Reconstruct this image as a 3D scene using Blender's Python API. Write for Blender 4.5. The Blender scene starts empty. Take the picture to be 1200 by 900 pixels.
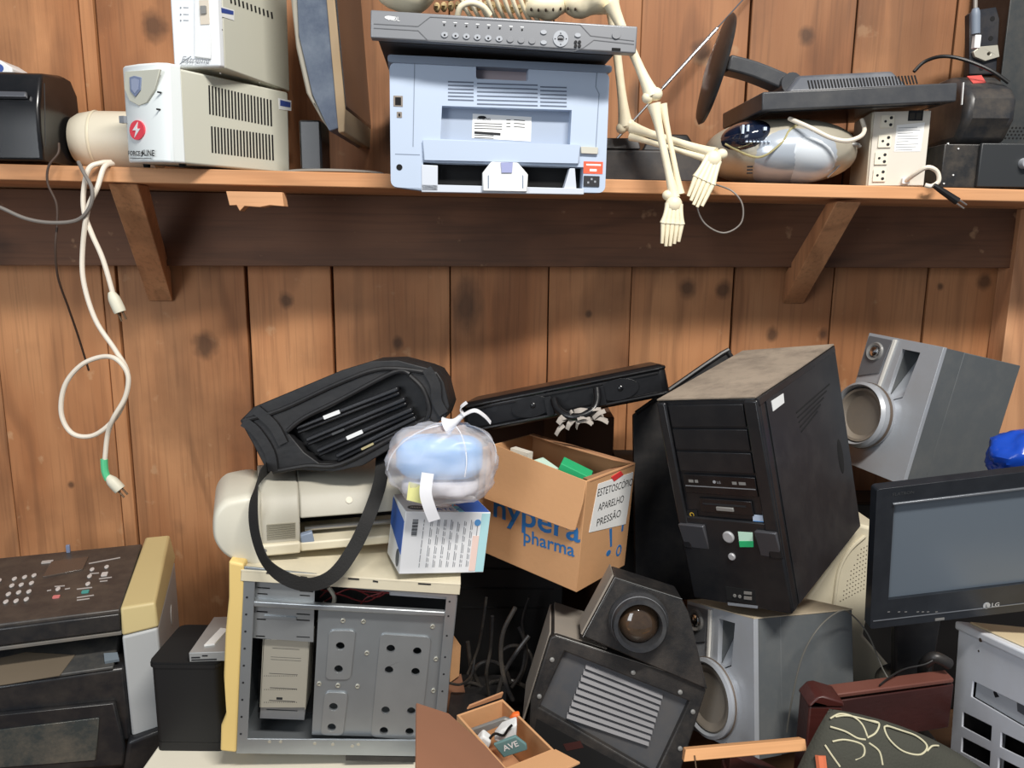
import bpy, bmesh, math, random
from mathutils import Vector, Matrix, noise
from mathutils.geometry import tessellate_polygon
PI = math.pi
rnd = random.Random(7)
COL = bpy.context.scene.collection

# ------------------------------------------------------------------ camera
CAM = Vector((0, -1.85, 1.60)); F = 900.0
RC = Matrix.Rotation(math.radians(79.5), 3, 'X') @ Matrix.Rotation(math.radians(0.6), 3, 'Z')
def ray(px, py): return RC @ Vector(((px-600)/F, (450-py)/F, -1.0))
def at(px, py, Y):                       # point of the plane y = Y seen at that place
    d = ray(px, py); return CAM + d*((Y-CAM.y)/d.y)
def atz(px, py, Z):
    d = ray(px, py); return CAM + d*((Z-CAM.z)/d.z)

# ------------------------------------------------------------------ materials
def lin(c):
    c = c/255.0
    return c/12.92 if c <= 0.04045 else ((c+0.055)/1.055)**2.4
def rgb(r, g, b): return (lin(r), lin(g), lin(b), 1)
MC = {}
def mat(name, col, rough=0.5, metal=0.0, var=0.0, dust=0.0, bump=0.0, bscale=200, alpha=1.0, trans=0.0, dustcol=(150,135,115), vscale=6, coat=0.0, emit=0):
    if name in MC: return MC[name]
    m = bpy.data.materials.new(name); m.use_nodes = True; nt = m.node_tree; N = nt.nodes; L = nt.links
    b = N['Principled BSDF']
    b.inputs['Base Color'].default_value = rgb(*col)
    b.inputs['Roughness'].default_value = rough; b.inputs['Metallic'].default_value = metal
    b.inputs['Alpha'].default_value = alpha; b.inputs['Transmission Weight'].default_value = trans
    b.inputs['Coat Weight'].default_value = coat
    tc = N.new('ShaderNodeTexCoord')
    src = None
    if var > 0:
        n = N.new('ShaderNodeTexNoise'); n.inputs['Scale'].default_value = vscale; n.inputs['Detail'].default_value = 5
        L.new(tc.outputs['Object'], n.inputs['Vector'])
        mx = N.new('ShaderNodeMix'); mx.data_type = 'RGBA'
        lo = tuple(max(0, c*(1-var)) for c in rgb(*col)[:3])+(1,); hi = tuple(min(1, c*(1+var)) for c in rgb(*col)[:3])+(1,)
        mx.inputs[6].default_value = lo; mx.inputs[7].default_value = hi
        L.new(n.outputs['Fac'], mx.inputs[0]); src = mx.outputs[2]
    if dust > 0:
        n = N.new('ShaderNodeTexNoise'); n.inputs['Scale'].default_value = 14; n.inputs['Detail'].default_value = 8
        n.inputs['Roughness'].default_value = 0.7
        L.new(tc.outputs['Object'], n.inputs['Vector'])
        r = N.new('ShaderNodeValToRGB'); r.color_ramp.elements[0].position = 0.42; r.color_ramp.elements[1].position = 0.75
        r.color_ramp.elements[1].color = (dust, dust, dust, 1)
        L.new(n.outputs['Fac'], r.inputs['Fac'])
        mx = N.new('ShaderNodeMix'); mx.data_type = 'RGBA'
        mx.inputs[6].default_value = rgb(*col); mx.inputs[7].default_value = rgb(*dustcol)
        if src: L.new(src, mx.inputs[6])
        L.new(r.outputs['Color'], mx.inputs[0]); src = mx.outputs[2]
    if src: L.new(src, b.inputs['Base Color'])
    if bump > 0:
        n = N.new('ShaderNodeTexNoise'); n.inputs['Scale'].default_value = bscale; n.inputs['Detail'].default_value = 3
        L.new(tc.outputs['Object'], n.inputs['Vector'])
        bp = N.new('ShaderNodeBump'); bp.inputs['Strength'].default_value = bump; bp.inputs['Distance'].default_value = 0.002
        L.new(n.outputs['Fac'], bp.inputs['Height']); L.new(bp.outputs['Normal'], b.inputs['Normal'])
    MC[name] = m; return m

def wood(name, light, dark, axis='Z', grain=1.0, knots=0.6, rough=0.7, tone=False, stain=0.0, spots=()):
    if name in MC: return MC[name]
    m = bpy.data.materials.new(name); m.use_nodes = True; nt = m.node_tree; N = nt.nodes; L = nt.links
    b = N['Principled BSDF']; b.inputs['Roughness'].default_value = rough
    tc = N.new('ShaderNodeTexCoord'); vec = tc.outputs['Object']
    at_ = None
    if tone:
        at_ = N.new('ShaderNodeAttribute'); at_.attribute_name = 'tone'
        sc = N.new('ShaderNodeVectorMath'); sc.operation = 'SCALE'; sc.inputs['Scale'].default_value = 17.0
        L.new(at_.outputs['Color'], sc.inputs[0])
        ad = N.new('ShaderNodeVectorMath'); ad.operation = 'ADD'
        L.new(vec, ad.inputs[0]); L.new(sc.outputs[0], ad.inputs[1]); vec = ad.outputs[0]
    def mapped(s_along, s_across):
        mp = N.new('ShaderNodeMapping')
        s = [s_across]*3; s['XYZ'.index(axis)] = s_along
        mp.inputs['Scale'].default_value = s; L.new(vec, mp.inputs['Vector']); return mp.outputs[0]
    def nz(v, scale, detail=4, dist=0.0):
        n = N.new('ShaderNodeTexNoise'); n.inputs['Scale'].default_value = scale; n.inputs['Detail'].default_value = detail
        n.inputs['Distortion'].default_value = dist; L.new(v, n.inputs['Vector']); return n.outputs['Fac']
    def ramp(f, p0, p1, c0=(0,0,0,1), c1=(1,1,1,1)):
        r = N.new('ShaderNodeValToRGB'); e = r.color_ramp.elements
        e[0].position = p0; e[1].position = p1; e[0].color = c0; e[1].color = c1
        L.new(f, r.inputs['Fac']); return r.outputs['Color']
    def mix(f, a, c, mode='MIX'):
        x = N.new('ShaderNodeMix'); x.data_type = 'RGBA'; x.blend_type = mode
        if isinstance(f, (int, float)): x.inputs[0].default_value = f
        else: L.new(f, x.inputs[0])
        for i, s in ((6, a), (7, c)):
            if isinstance(s, tuple): x.inputs[i].default_value = s
            else: L.new(s, x.inputs[i])
        return x.outputs[2]
    # cathedral figure: a wave of a stretched, warped field
    fig = nz(mapped(0.9, 5.0), 1.0, 2, 0.6)
    wv = N.new('ShaderNodeMath'); wv.operation = 'MULTIPLY'; wv.inputs[1].default_value = 34.0; L.new(fig, wv.inputs[0])
    sn = N.new('ShaderNodeMath'); sn.operation = 'SINE'; L.new(wv.outputs[0], sn.inputs[0])
    c = mix(ramp(nz(mapped(2.0, 6.0), 1.0, 3), 0.3, 0.7), rgb(*dark), rgb(*light))
    c = mix(ramp(sn.outputs[0], 0.2, 1.0, (0,0,0,1), (0.30*grain,)*3+(1,)), c, rgb(*(int(x*0.62) for x in dark)))
    c = mix(ramp(nz(mapped(4, 130), 1.0, 5), 0.5, 0.75, (0,0,0,1), (0.35*grain,)*3+(1,)), c, rgb(*(int(x*0.55) for x in dark)))
    # knots
    if knots > 0:
        vo = N.new('ShaderNodeTexVoronoi'); vo.inputs['Scale'].default_value = 1.0; vo.inputs['Randomness'].default_value = 1.0
        L.new(mapped(2.2, 4.0), vo.inputs['Vector'])
        w2 = N.new('ShaderNodeMath'); w2.operation = 'ADD'
        n2 = N.new('ShaderNodeMath'); n2.operation = 'MULTIPLY'; n2.inputs[1].default_value = 0.12
        L.new(nz(mapped(20, 40), 1.0, 3), n2.inputs[0]); L.new(vo.outputs['Distance'], w2.inputs[0]); L.new(n2.outputs[0], w2.inputs[1])
        c = mix(ramp(w2.outputs[0], 0.13, 0.24, (knots,)*3+(1,), (0,0,0,1)), c, rgb(*(int(x*0.35) for x in dark)))
    if stain > 0:
        c = mix(ramp(nz(vec, 3.1, 6), 0.52, 0.72, (0,0,0,1), (stain,)*3+(1,)), c, rgb(*(int(x*0.45) for x in dark)))
        c = mix(ramp(nz(vec, 21, 7), 0.66, 0.74, (0,0,0,1), (0.5,)*3+(1,)), c, rgb(205, 165, 125))
    for sx_, sz_, sr_ in spots:
        sb = N.new('ShaderNodeVectorMath'); sb.operation = 'SUBTRACT'; L.new(tc.outputs['Object'], sb.inputs[0]); sb.inputs[1].default_value = (sx_, 0, sz_)
        ml = N.new('ShaderNodeVectorMath'); ml.operation = 'MULTIPLY'; L.new(sb.outputs[0], ml.inputs[0]); ml.inputs[1].default_value = (1/sr_, 0, .85/sr_)
        ln = N.new('ShaderNodeVectorMath'); ln.operation = 'LENGTH'; L.new(ml.outputs[0], ln.inputs[0])
        nn_ = N.new('ShaderNodeMath'); nn_.operation = 'MULTIPLY_ADD'; L.new(nz(tc.outputs['Object'], 38, 6), nn_.inputs[0]); nn_.inputs[1].default_value = 0.55; L.new(ln.outputs['Value'], nn_.inputs[2])
        c = mix(ramp(nn_.outputs[0], 0.55, 1.35, (.72,.72,.72,1), (0,0,0,1)), c, rgb(*(int(x*0.36) for x in dark)))
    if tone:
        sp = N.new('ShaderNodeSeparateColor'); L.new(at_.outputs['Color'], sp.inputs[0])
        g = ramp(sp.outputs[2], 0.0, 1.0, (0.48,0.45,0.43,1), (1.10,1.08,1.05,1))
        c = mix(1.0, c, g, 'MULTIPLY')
    L.new(c, b.inputs['Base Color'])
    bp = N.new('ShaderNodeBump'); bp.inputs['Strength'].default_value = 0.35; bp.inputs['Distance'].default_value = 0.002
    L.new(nz(mapped(6, 110), 1.0, 5), bp.inputs['Height']); L.new(bp.outputs['Normal'], b.inputs['Normal'])
    MC[name] = m; return m

# ------------------------------------------------------------------ mesh building
class Pl:                                # a plane of a thing: origin, two directions, outward normal
    def __init__(s, M, o, u, v):
        s.M = M; s.o = Vector(o); s.u = Vector(u).normalized(); s.v = Vector(v).normalized(); s.n = s.u.cross(s.v)
    def p(s, a, b, h=0): return s.o + s.u*a + s.v*b + s.n*h
    def hit(s, px, py, h=0):
        R = s.M.to_3x3(); o = s.M @ (s.o + s.n*h); n = R @ s.n; d = ray(px, py)
        q = CAM + d*((o-CAM).dot(n)/d.dot(n)); l = s.M.inverted() @ q - s.o
        return (l.dot(s.u), l.dot(s.v))
    def q(s, pts, h=0): return [s.hit(x, y, h) for x, y in pts]
def front(M, y=0.0): return Pl(M, (0,y,0), (1,0,0), (0,0,1))
def right(M, x): return Pl(M, (x,0,0), (0,1,0), (0,0,1))
def left(M, x=0.0): return Pl(M, (x,0,0), (0,-1,0), (0,0,1))
def top(M, z): return Pl(M, (0,0,z), (1,0,0), (0,1,0))
I4 = Matrix.Identity(4)

def circ(a, b, r, n=24, r2=None, rot=0.0):
    r2 = r if r2 is None else r2; c, s_ = math.cos(rot), math.sin(rot); o = []
    for i in range(n):
        t = 2*PI*i/n; x, y = r*math.cos(t), r2*math.sin(t); o.append((a+x*c-y*s_, b+x*s_+y*c))
    return o
def rrect(a0, b0, a1, b1, r, n=4):
    if a0 > a1: a0, a1 = a1, a0
    if b0 > b1: b0, b1 = b1, b0
    r = min(r, (a1-a0)*.49, (b1-b0)*.49); o = []
    for cx, cy, t0 in ((a1-r,b1-r,0),(a0+r,b1-r,PI/2),(a0+r,b0+r,PI),(a1-r,b0+r,1.5*PI)):
        for i in range(n+1):
            t = t0+PI/2*i/n; o.append((cx+r*math.cos(t), cy+r*math.sin(t)))
    return o
def rq(pl, x0, y0, x1, y1, r=0.001, h=0):   # rounded rectangle between two seen corners of a plane
    a0, b0 = pl.hit(x0, y0, h); a1, b1 = pl.hit(x1, y1, h); return rrect(a0, b0, a1, b1, r)

def crm(pts, n=6, closed=False):
    P = [Vector(p) for p in pts]
    if len(P) < 3: return P
    o = []; m = len(P)
    for i in range(m if closed else m-1):
        if closed: p0, p1, p2, p3 = P[i-1], P[i], P[(i+1) % m], P[(i+2) % m]
        else: p0, p1, p2, p3 = P[max(i-1,0)], P[i], P[i+1], P[min(i+2,m-1)]
        for k in range(n):
            t = k/n
            o.append(0.5*((2*p1)+(p2-p0)*t+(2*p0-5*p1+4*p2-p3)*t*t+(3*p1-p0-3*p2+p3)*t**3))
    if not closed: o.append(P[-1])
    return o

class MB:
    def __init__(s): s.v = []; s.f = []; s.T = I4
    def add(s, vs, fs):
        k = len(s.v); s.v += [s.T @ Vector(v) for v in vs]; s.f += [tuple(i+k for i in f) for f in fs]; return s
    def box(s, x0, x1, y0, y1, z0, z1):
        if x0 > x1: x0, x1 = x1, x0
        if y0 > y1: y0, y1 = y1, y0
        if z0 > z1: z0, z1 = z1, z0
        return s.hexa([(x0,y0,z0),(x1,y0,z0),(x1,y0,z1),(x0,y0,z1),(x0,y1,z0),(x1,y1,z0),(x1,y1,z1),(x0,y1,z1)])
    def hexa(s, p):   # front four (counter-clockwise from front), back four
        return s.add(p, [(0,1,2,3),(5,4,7,6),(1,5,6,2),(4,0,3,7),(3,2,6,7),(4,5,1,0)])
    def prism(s, pl, pts, h0, h1, holes=(), taper=None):
        loops = [list(pts)]+[list(h) for h in holes]
        tri = tessellate_polygon([[Vector((a,b,0)) for a, b in lp] for lp in loops])
        flat = [p for lp in loops for p in lp]; n = len(flat)
        if taper is None: fl2 = flat
        else:
            cx = sum(p[0] for p in flat)/n; cy = sum(p[1] for p in flat)/n
            fl2 = [(cx+(a-cx)*taper, cy+(b-cy)*taper) for a, b in flat]
        vs = [pl.p(a, b, h0) for a, b in flat]+[pl.p(a, b, h1) for a, b in fl2]
        fs = []
        for t in tri:
            a, b, c = t
            pa, pb, pc = flat[a], flat[b], flat[c]
            if (pb[0]-pa[0])*(pc[1]-pa[1])-(pb[1]-pa[1])*(pc[0]-pa[0]) < 0: a, c = c, a
            fs.append((a+n, b+n, c+n)); fs.append((c, b, a))
        k = 0
        for li, lp in enumerate(loops):
            m = len(lp); ar = sum(lp[i][0]*lp[(i+1) % m][1]-lp[(i+1) % m][0]*lp[i][1] for i in range(m))
            ccw = (ar > 0) == (li == 0)
            for i in range(m):
                i0, i1 = k+i, k+(i+1) % m
                fs.append((i0, i1, i1+n, i0+n) if ccw else (i1, i0, i0+n, i1+n))
            k += m
        return s.add(vs, fs)
    def tube(s, pts, r, n=8, smooth=5, closed=False):
        P = crm(pts, smooth, closed) if smooth else [Vector(p) for p in pts]
        m = len(P); rr = (lambda i: r) if not callable(r) else (lambda i: r(i/(m-1)))
        t = (P[1]-P[0]).normalized(); u = t.orthogonal().normalized(); vs = []; fs = []
        for i in range(m):
            if closed: t2 = (P[(i+1) % m]-P[i-1]).normalized()
            else: t2 = (P[min(i+1,m-1)]-P[max(i-1,0)]).normalized()
            u = (u - t2*u.dot(t2)).normalized(); w = t2.cross(u)
            for k in range(n):
                a = 2*PI*k/n; vs.append(P[i]+(u*math.cos(a)+w*math.sin(a))*rr(i))
        for i in range(m if closed else m-1):
            j = (i+1) % m
            for k in range(n):
                fs.append((i*n+k, i*n+(k+1) % n, j*n+(k+1) % n, j*n+k))
        if not closed: fs += [tuple(range(n))[::-1], tuple((m-1)*n+k for k in range(n))]
        return s.add(vs, fs)
    def ribbon(s, pts, w, t, side, smooth=6):   # flat strap; side = width direction (vector or list)
        P = crm(pts, smooth); m = len(P); vs = []; fs = []
        S = crm(side, smooth) if isinstance(side, list) else [Vector(side)]*m
        for i in range(m):
            tg = (P[min(i+1,m-1)]-P[max(i-1,0)]).normalized()
            a = S[i]-tg*S[i].dot(tg); a.normalize(); b = tg.cross(a)
            vs += [P[i]-a*w/2-b*t/2, P[i]+a*w/2-b*t/2, P[i]+a*w/2+b*t/2, P[i]-a*w/2+b*t/2]
        for i in range(m-1):
            for k in range(4): fs.append((i*4+k, i*4+(k+1) % 4, i*4+4+(k+1) % 4, i*4+4+k))
        fs += [(3,2,1,0), tuple(m*4-4+k for k in range(4))]
        return s.add(vs, fs)
    def lathe(s, pl, a, b, prof, n=32, r2=1.0, caps=True):   # profile (radius, height) turned round the normal of a plane
        vs = []; fs = []; m = len(prof)
        for r, h in prof:
            for k in range(n):
                t = 2*PI*k/n; vs.append(pl.p(a+r*math.cos(t), b+r*r2*math.sin(t), h))
        for i in range(m-1):
            for k in range(n): fs.append((i*n+k, i*n+(k+1) % n, (i+1)*n+(k+1) % n, (i+1)*n+k))
        if caps and abs(prof[0][0]-prof[-1][0]) > 1e-6: fs += [tuple(range(n))[::-1], tuple((m-1)*n+k for k in range(n))]
        return s.add(vs, fs)
    def ell(s, c, r, R=None, nu=24, nv=14, e=1.0, fn=None):   # (super-)ellipsoid
        R = R or Matrix.Identity(3); c = Vector(c); vs = []; fs = []
        pw = lambda x: math.copysign(abs(x)**e, x)
        for j in range(nv+1):
            ph = -PI/2+PI*j/nv
            for i in range(nu):
                th = 2*PI*i/nu
                d = Vector((pw(math.cos(ph))*pw(math.cos(th)), pw(math.cos(ph))*pw(math.sin(th)), pw(math.sin(ph))))
                k = fn(d) if fn else 1.0
                vs.append(c + R @ Vector((d.x*r[0]*k, d.y*r[1]*k, d.z*r[2]*k)))
        for j in range(nv):
            for i in range(nu):
                fs.append((j*nu+i, j*nu+(i+1) % nu, (j+1)*nu+(i+1) % nu, (j+1)*nu+i))
        return s.add(vs, fs)

def link(o, parent=None):
    COL.objects.link(o)
    if parent is not None: o.parent = parent
    return o
def build(name, mb, material, parent=None, bevel=0.0, smooth=False, seg=2, sub=0, angle=35, M=None, label=None):
    me = bpy.data.meshes.new(name); me.from_pydata([tuple(v) for v in mb.v], [], mb.f)
    bm = bmesh.new(); bm.from_mesh(me); bmesh.ops.remove_doubles(bm, verts=bm.verts, dist=1e-6)
    bmesh.ops.recalc_face_normals(bm, faces=bm.faces); bm.to_mesh(me); bm.free()
    me.materials.append(material)
    o = bpy.data.objects.new(name, me); link(o, parent)
    if M is not None: o.matrix_world = M
    if bevel > 0:
        b = o.modifiers.new('bevel', 'BEVEL'); b.width = bevel; b.segments = seg; b.limit_method = 'ANGLE'; b.angle_limit = math.radians(40)
    if sub:
        u = o.modifiers.new('sub', 'SUBSURF'); u.levels = sub; u.render_levels = sub
    if smooth or bevel > 0:
        me.polygons.foreach_set('use_smooth', [True]*len(me.polygons))
        if not sub: me.set_sharp_from_angle(angle=math.radians(angle))
    if label: o['label'] = label
    return o
def tag(o, label, cat, group=None, kind=None):
    o['label'] = label; o['category'] = cat
    if group: o['group'] = group
    if kind: o['kind'] = kind
    return o
def thing(name, M, label, cat, group=None):
    o = bpy.data.objects.new(name, None); COL.objects.link(o); o.empty_display_size = 0.05
    o.matrix_world = M; return tag(o, label, cat, group)
def struct(name, mb, m, **k):
    o = build(name, mb, m, **k); o['kind'] = 'structure'; return o
def MT(rows): return Matrix([list(r) for r in rows]+[[0,0,0,1]])
def frame(o, xdir, zdir=(0,0,1)):        # right-handed frame: x along xdir, z near zdir, y goes into the depth
    x = Vector(xdir).normalized(); z = Vector(zdir); y = z.cross(x).normalized(); z = x.cross(y)
    o = Vector(o)
    return Matrix(((x.x,y.x,z.x,o.x),(x.y,y.y,z.y,o.y),(x.z,y.z,z.z,o.z),(0,0,0,1)))
def yawm(o, deg): a = math.radians(deg); return frame(o, (math.cos(a), math.sin(a), 0))

def text(mb, s, pl, a, b, size, h=0.0005, rot=0.0, align='LEFT', bold=0.0, sx=1.0, thick=0.0005, shear=0.0):
    cu = bpy.data.curves.new('t', 'FONT'); cu.body = s; cu.size = size; cu.align_x = align; cu.extrude = 0; cu.offset = bold*size; cu.resolution_u = 3; cu.shear = shear
    ob = bpy.data.objects.new('t', cu); COL.objects.link(ob); bpy.context.view_layer.update()
    me = bpy.data.meshes.new_from_object(ob.evaluated_get(bpy.context.evaluated_depsgraph_get()))
    c, sn = math.cos(rot), math.sin(rot); vs = []
    for v in me.vertices:
        x, y = v.co.x*sx, v.co.y; vs.append(pl.p(a+x*c-y*sn, b+x*sn+y*c, h+thick))
    mb.add(vs, [tuple(p.vertices) for p in me.polygons])
    bpy.data.objects.remove(ob); bpy.data.curves.remove(cu); bpy.data.meshes.remove(me)
def tpx(mb, s, pl, p0, p1, size_px_ratio=1.0, height=None, **k):
    """text whose baseline runs from seen point p0 to seen point p1 of a plane"""
    a0, b0 = pl.hit(*p0); a1, b1 = pl.hit(*p1); L_ = math.hypot(a1-a0, b1-b0); rot = math.atan2(b1-b0, a1-a0)
    cu = bpy.data.curves.new('t', 'FONT'); cu.body = s; cu.size = 1
    ob = bpy.data.objects.new('t', cu); COL.objects.link(ob); bpy.context.view_layer.update()
    w = max(ob.dimensions.x, 1e-3); bpy.data.objects.remove(ob); bpy.data.curves.remove(cu)
    size = height if height else L_/w
    text(mb, s, pl, a0, b0, size, rot=rot, sx=L_/(w*size), **k)
# ------------------------------------------------------------------ palette
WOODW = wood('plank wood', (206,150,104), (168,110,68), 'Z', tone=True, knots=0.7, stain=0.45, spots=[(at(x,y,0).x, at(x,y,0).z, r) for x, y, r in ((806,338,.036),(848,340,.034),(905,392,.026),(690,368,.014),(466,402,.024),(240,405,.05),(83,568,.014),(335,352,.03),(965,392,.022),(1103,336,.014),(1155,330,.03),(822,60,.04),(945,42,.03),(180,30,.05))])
WOODB = wood('dark beam wood', (128,88,62), (98,66,46), 'X', knots=0.4, stain=0.4)
WOODS = wood('shelf board wood', (216,164,120), (192,134,88), 'X', knots=0.3, grain=0.6)
WOODR = wood('brace wood', (206,152,108), (178,122,82), 'Z', knots=0.5)
WOODP = wood('pale stick wood', (224,172,122), (204,146,96), 'X', knots=0.2, grain=0.6)
WOODT = wood('bench wood', (120,86,58), (84,58,38), 'X', knots=0.4)
RED = wood('dark red painted wood', (74,34,30), (50,22,18), 'X', knots=0.0, rough=0.4, grain=0.5)
BLK = mat('black plastic', (26,26,28), 0.42, dust=0.25, dustcol=(95,88,80))
BLKG = mat('glossy black plastic', (16,17,20), 0.22, dust=0.12, dustcol=(80,76,72))
HOLE = mat('matt black', (7,7,8), 0.9)
DGREY = mat('dark grey plastic', (62,64,66), 0.5, var=0.08)
GREYV = mat('speaker vinyl grey', (84,88,90), 0.55, dust=0.3, dustcol=(120,118,112), vscale=9)
SILV = mat('silver plastic', (176,180,186), 0.32, metal=0.35, var=0.05)
SILVD = mat('dull silver plastic', (140,140,138), 0.42, metal=0.3, dust=0.2)
WHITE = mat('white plastic', (224,226,226), 0.42, var=0.03)
UPSG = mat('warm grey plastic', (196,196,182), 0.5, var=0.04)
BEIGE = mat('beige plastic', (214,205,180), 0.5, var=0.05, dust=0.15)
CREAM = mat('cream plastic', (222,216,198), 0.45, var=0.04)
YEL = mat('yellowed plastic', (226,196,124), 0.5, var=0.06)
TAN = mat('tan plastic', (196,178,128), 0.5, var=0.05)
BLUEG = mat('light blue grey plastic', (178,192,212), 0.42, var=0.03)
BLUED = mat('blue grey plastic', (128,140,158), 0.42, var=0.05)
ZINC = mat('galvanised steel', (168,174,178), 0.34, metal=0.75, var=0.16, vscale=12)
ZINCL = mat('pale steel', (190,186,172), 0.4, metal=0.5, var=0.08)
BONE = mat('ivory bone plastic', (232,222,194), 0.42, var=0.08, dust=0.25, dustcol=(170,140,90), vscale=20)
CARD = mat('cardboard', (198,150,106), 0.85, var=0.06, bump=0.15, bscale=90)
CARDI = mat('inner cardboard', (176,128,92), 0.9, var=0.06)
CARDR = mat('reddish cardboard', (150,104,78), 0.9, var=0.08)
PAPER = mat('white paper', (232,232,230), 0.8)
INK = mat('black ink', (25,25,28), 0.8)
INKB = mat('blue ink', (38,108,170), 0.8)
CWH = mat('white cable sheath', (226,216,200), 0.5, var=0.05)
CGR = mat('grey cable sheath', (120,114,108), 0.5)
CBK = mat('black cable sheath', (18,18,19), 0.4)
NYLON = mat('black nylon', (20,20,22), 0.55, bump=1.0, bscale=22, dust=0.2, dustcol=(70,66,62))
LEATH = mat('black leather', (18,18,20), 0.3, bump=0.35, bscale=45)
CHROME = mat('chrome', (220,220,220), 0.15, metal=1.0)
DUSTY = mat('dust covered steel', (150,136,120), 0.9, var=0.2, vscale=7, dust=0.85, dustcol=(84,74,66))
SCRN = mat('dusty screen glass', (96,106,116), 0.3, var=0.12, vscale=2.5)
GRN = mat('green', (40,170,110), 0.6)
REDP = mat('red print', (214,58,60), 0.6)

# ------------------------------------------------------------------ room
seams = [-2.3,-2.05,-1.78,-1.52,-1.255,-0.985,-0.95,-0.64,-0.434,-0.151,0.085,0.284,0.53,0.767,0.993,1.186,1.42,1.65,1.88,2.1,2.3]
wide = {-0.95:0.006,-0.64:0.008,-0.434:0.008,0.284:0.004,0.53:0.004,0.993:0.008,-0.151:0.003}
toneb = {-0.95:0.55,-0.64:0.8,-0.434:0.55,-0.151:0.6,0.085:0.7,0.284:0.62,0.53:0.35,0.767:0.45,0.993:0.55,-1.255:0.85,-0.985:0.8}
W = MB(); tones = []
for i in range(len(seams)-1):
    g0 = wide.get(seams[i], 0.0025)/2; g1 = wide.get(seams[i+1], 0.0025)/2; off = rnd.uniform(0, 0.004)
    lean = rnd.uniform(-0.003, 0.003)
    x0, x1 = seams[i]+g0, seams[i+1]-g1
    tb = toneb.get(seams[i], rnd.uniform(0.45,0.8))
    for z0, z1, dt in ((0,1.62,0),(1.622,2.9,-0.42 if seams[i] > -.7 else -.05)):  # shade on the upper wall is put into these boards' tone
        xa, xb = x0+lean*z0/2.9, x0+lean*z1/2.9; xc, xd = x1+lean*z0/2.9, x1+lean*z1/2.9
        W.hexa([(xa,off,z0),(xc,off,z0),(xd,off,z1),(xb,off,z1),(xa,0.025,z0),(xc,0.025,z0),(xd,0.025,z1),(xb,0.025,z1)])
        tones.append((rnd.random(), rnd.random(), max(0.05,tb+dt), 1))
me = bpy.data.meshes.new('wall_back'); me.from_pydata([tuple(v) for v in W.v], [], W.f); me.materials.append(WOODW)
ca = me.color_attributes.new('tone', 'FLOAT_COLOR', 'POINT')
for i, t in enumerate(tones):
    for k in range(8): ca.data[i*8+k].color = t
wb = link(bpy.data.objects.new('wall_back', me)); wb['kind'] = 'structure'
bv = wb.modifiers.new('b', 'BEVEL'); bv.width = 0.0015; bv.segments = 1
m = MB().box(-2.35,2.35,0.027,0.06,0,2.9); struct('wall_backing', m, HOLE)
struct('floor', MB().box(-2.35,2.35,-3.2,0.06,-0.05,0), mat('concrete floor', (110,102,94), 0.8, var=0.15))

# shelf: the rail on the wall, the board, the two braces
# (rail)
rail = MB(); a = at(-60,234,-0.045); 
rail.hexa([(-2.2,-0.045,1.525),(1.19,-0.045,1.552),(1.19,-0.045,1.69),(-2.2,-0.045,1.715),(-2.2,-0.001,1.525),(1.19,-0.001,1.552),(1.19,-0.001,1.69),(-2.2,-0.001,1.715)])
sl = lambda x: 1.7248-0.0141*x            # height of the shelf top
def shz(x): return sl(x)
S = thing('wall_shelf', Matrix.Translation((0,0,1.70)), 'long raw wooden shelf board on the plank wall, carried by two slanting braces', 'shelf')
T = Matrix.Translation((0,0,-1.70))
b_ = MB(); b_.T = T
b_.hexa([(-2.1,-0.30,sl(-2.1)-0.034),(2.1,-0.30,sl(2.1)-0.020),(2.1,-0.30,sl(2.1)),(-2.1,-0.30,sl(-2.1)),
         (-2.1,-0.002,sl(-2.1)-0.034),(2.1,-0.002,sl(2.1)-0.020),(2.1,-0.002,sl(2.1)),(-2.1,-0.002,sl(-2.1))])
build('board', b_, WOODS, S, bevel=0.002)
rail.v = [T @ v for v in rail.v]; build('rail', rail, WOODB, S, bevel=0.002)
def brace(x0, x1, y0, w, zb):
    mb = MB(); mb.T = T; zt = sl(x0)-0.03
    p0 = Vector((x0, y0, zt)); p1 = Vector((x1, -0.047, zb+0.06)); 
    # a sawn timber from under the board's front edge down to the wall
    mb.hexa([(x0-w/2,-0.285,zt-0.001),(x0+w/2,-0.285,zt-0.001),(x0+w/2,-0.235,zt-0.001),(x0-w/2,-0.235,zt-0.001),
             (x1-w/2,-0.003,zb-0.012),(x1+w/2,-0.003,zb-0.012),(x1+w/2,-0.003,zb+0.06),(x1-w/2,-0.003,zb+0.06)])
    mb.f = mb.f[:]; return mb
build('brace', brace(-0.775,-0.845,-0.27,0.058,1.463), WOODR, S, bevel=0.002)
build('brace', brace(0.665,0.672,-0.27,0.050,1.473), WOODR, S, bevel=0.002)
# scrap of wood nailed under the edge
p = at(298,233,-0.30)
sc = MB().prism(Pl(I4,(0,-0.272,0),(1,0,0),(0,0,1)), [(p.x-.055,p.z+.014),(p.x+.055,p.z+.013),(p.x+.058,p.z-.014),(p.x+.03,p.z-.012),(p.x+.01,p.z-.016),(p.x-.02,p.z-.014),(p.x-.03,p.z-.024),(p.x-.036,p.z-.012),(p.x-.05,p.z-.013)], 0, 0.028)
tag(build('wood_scrap', sc, WOODS, bevel=0.001), 'small torn block of wood nailed under the front edge of the shelf', 'wood scrap')
# upright stud on the right
a = at(1170,440,-0.06)
struct('trim_1', MB().box(a.x+0.004,a.x+0.2,-0.06,-0.001,0,1.685), wood('stud wood', (214,164,122), (190,132,92), 'Z', knots=0.4), bevel=0.002)

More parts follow.
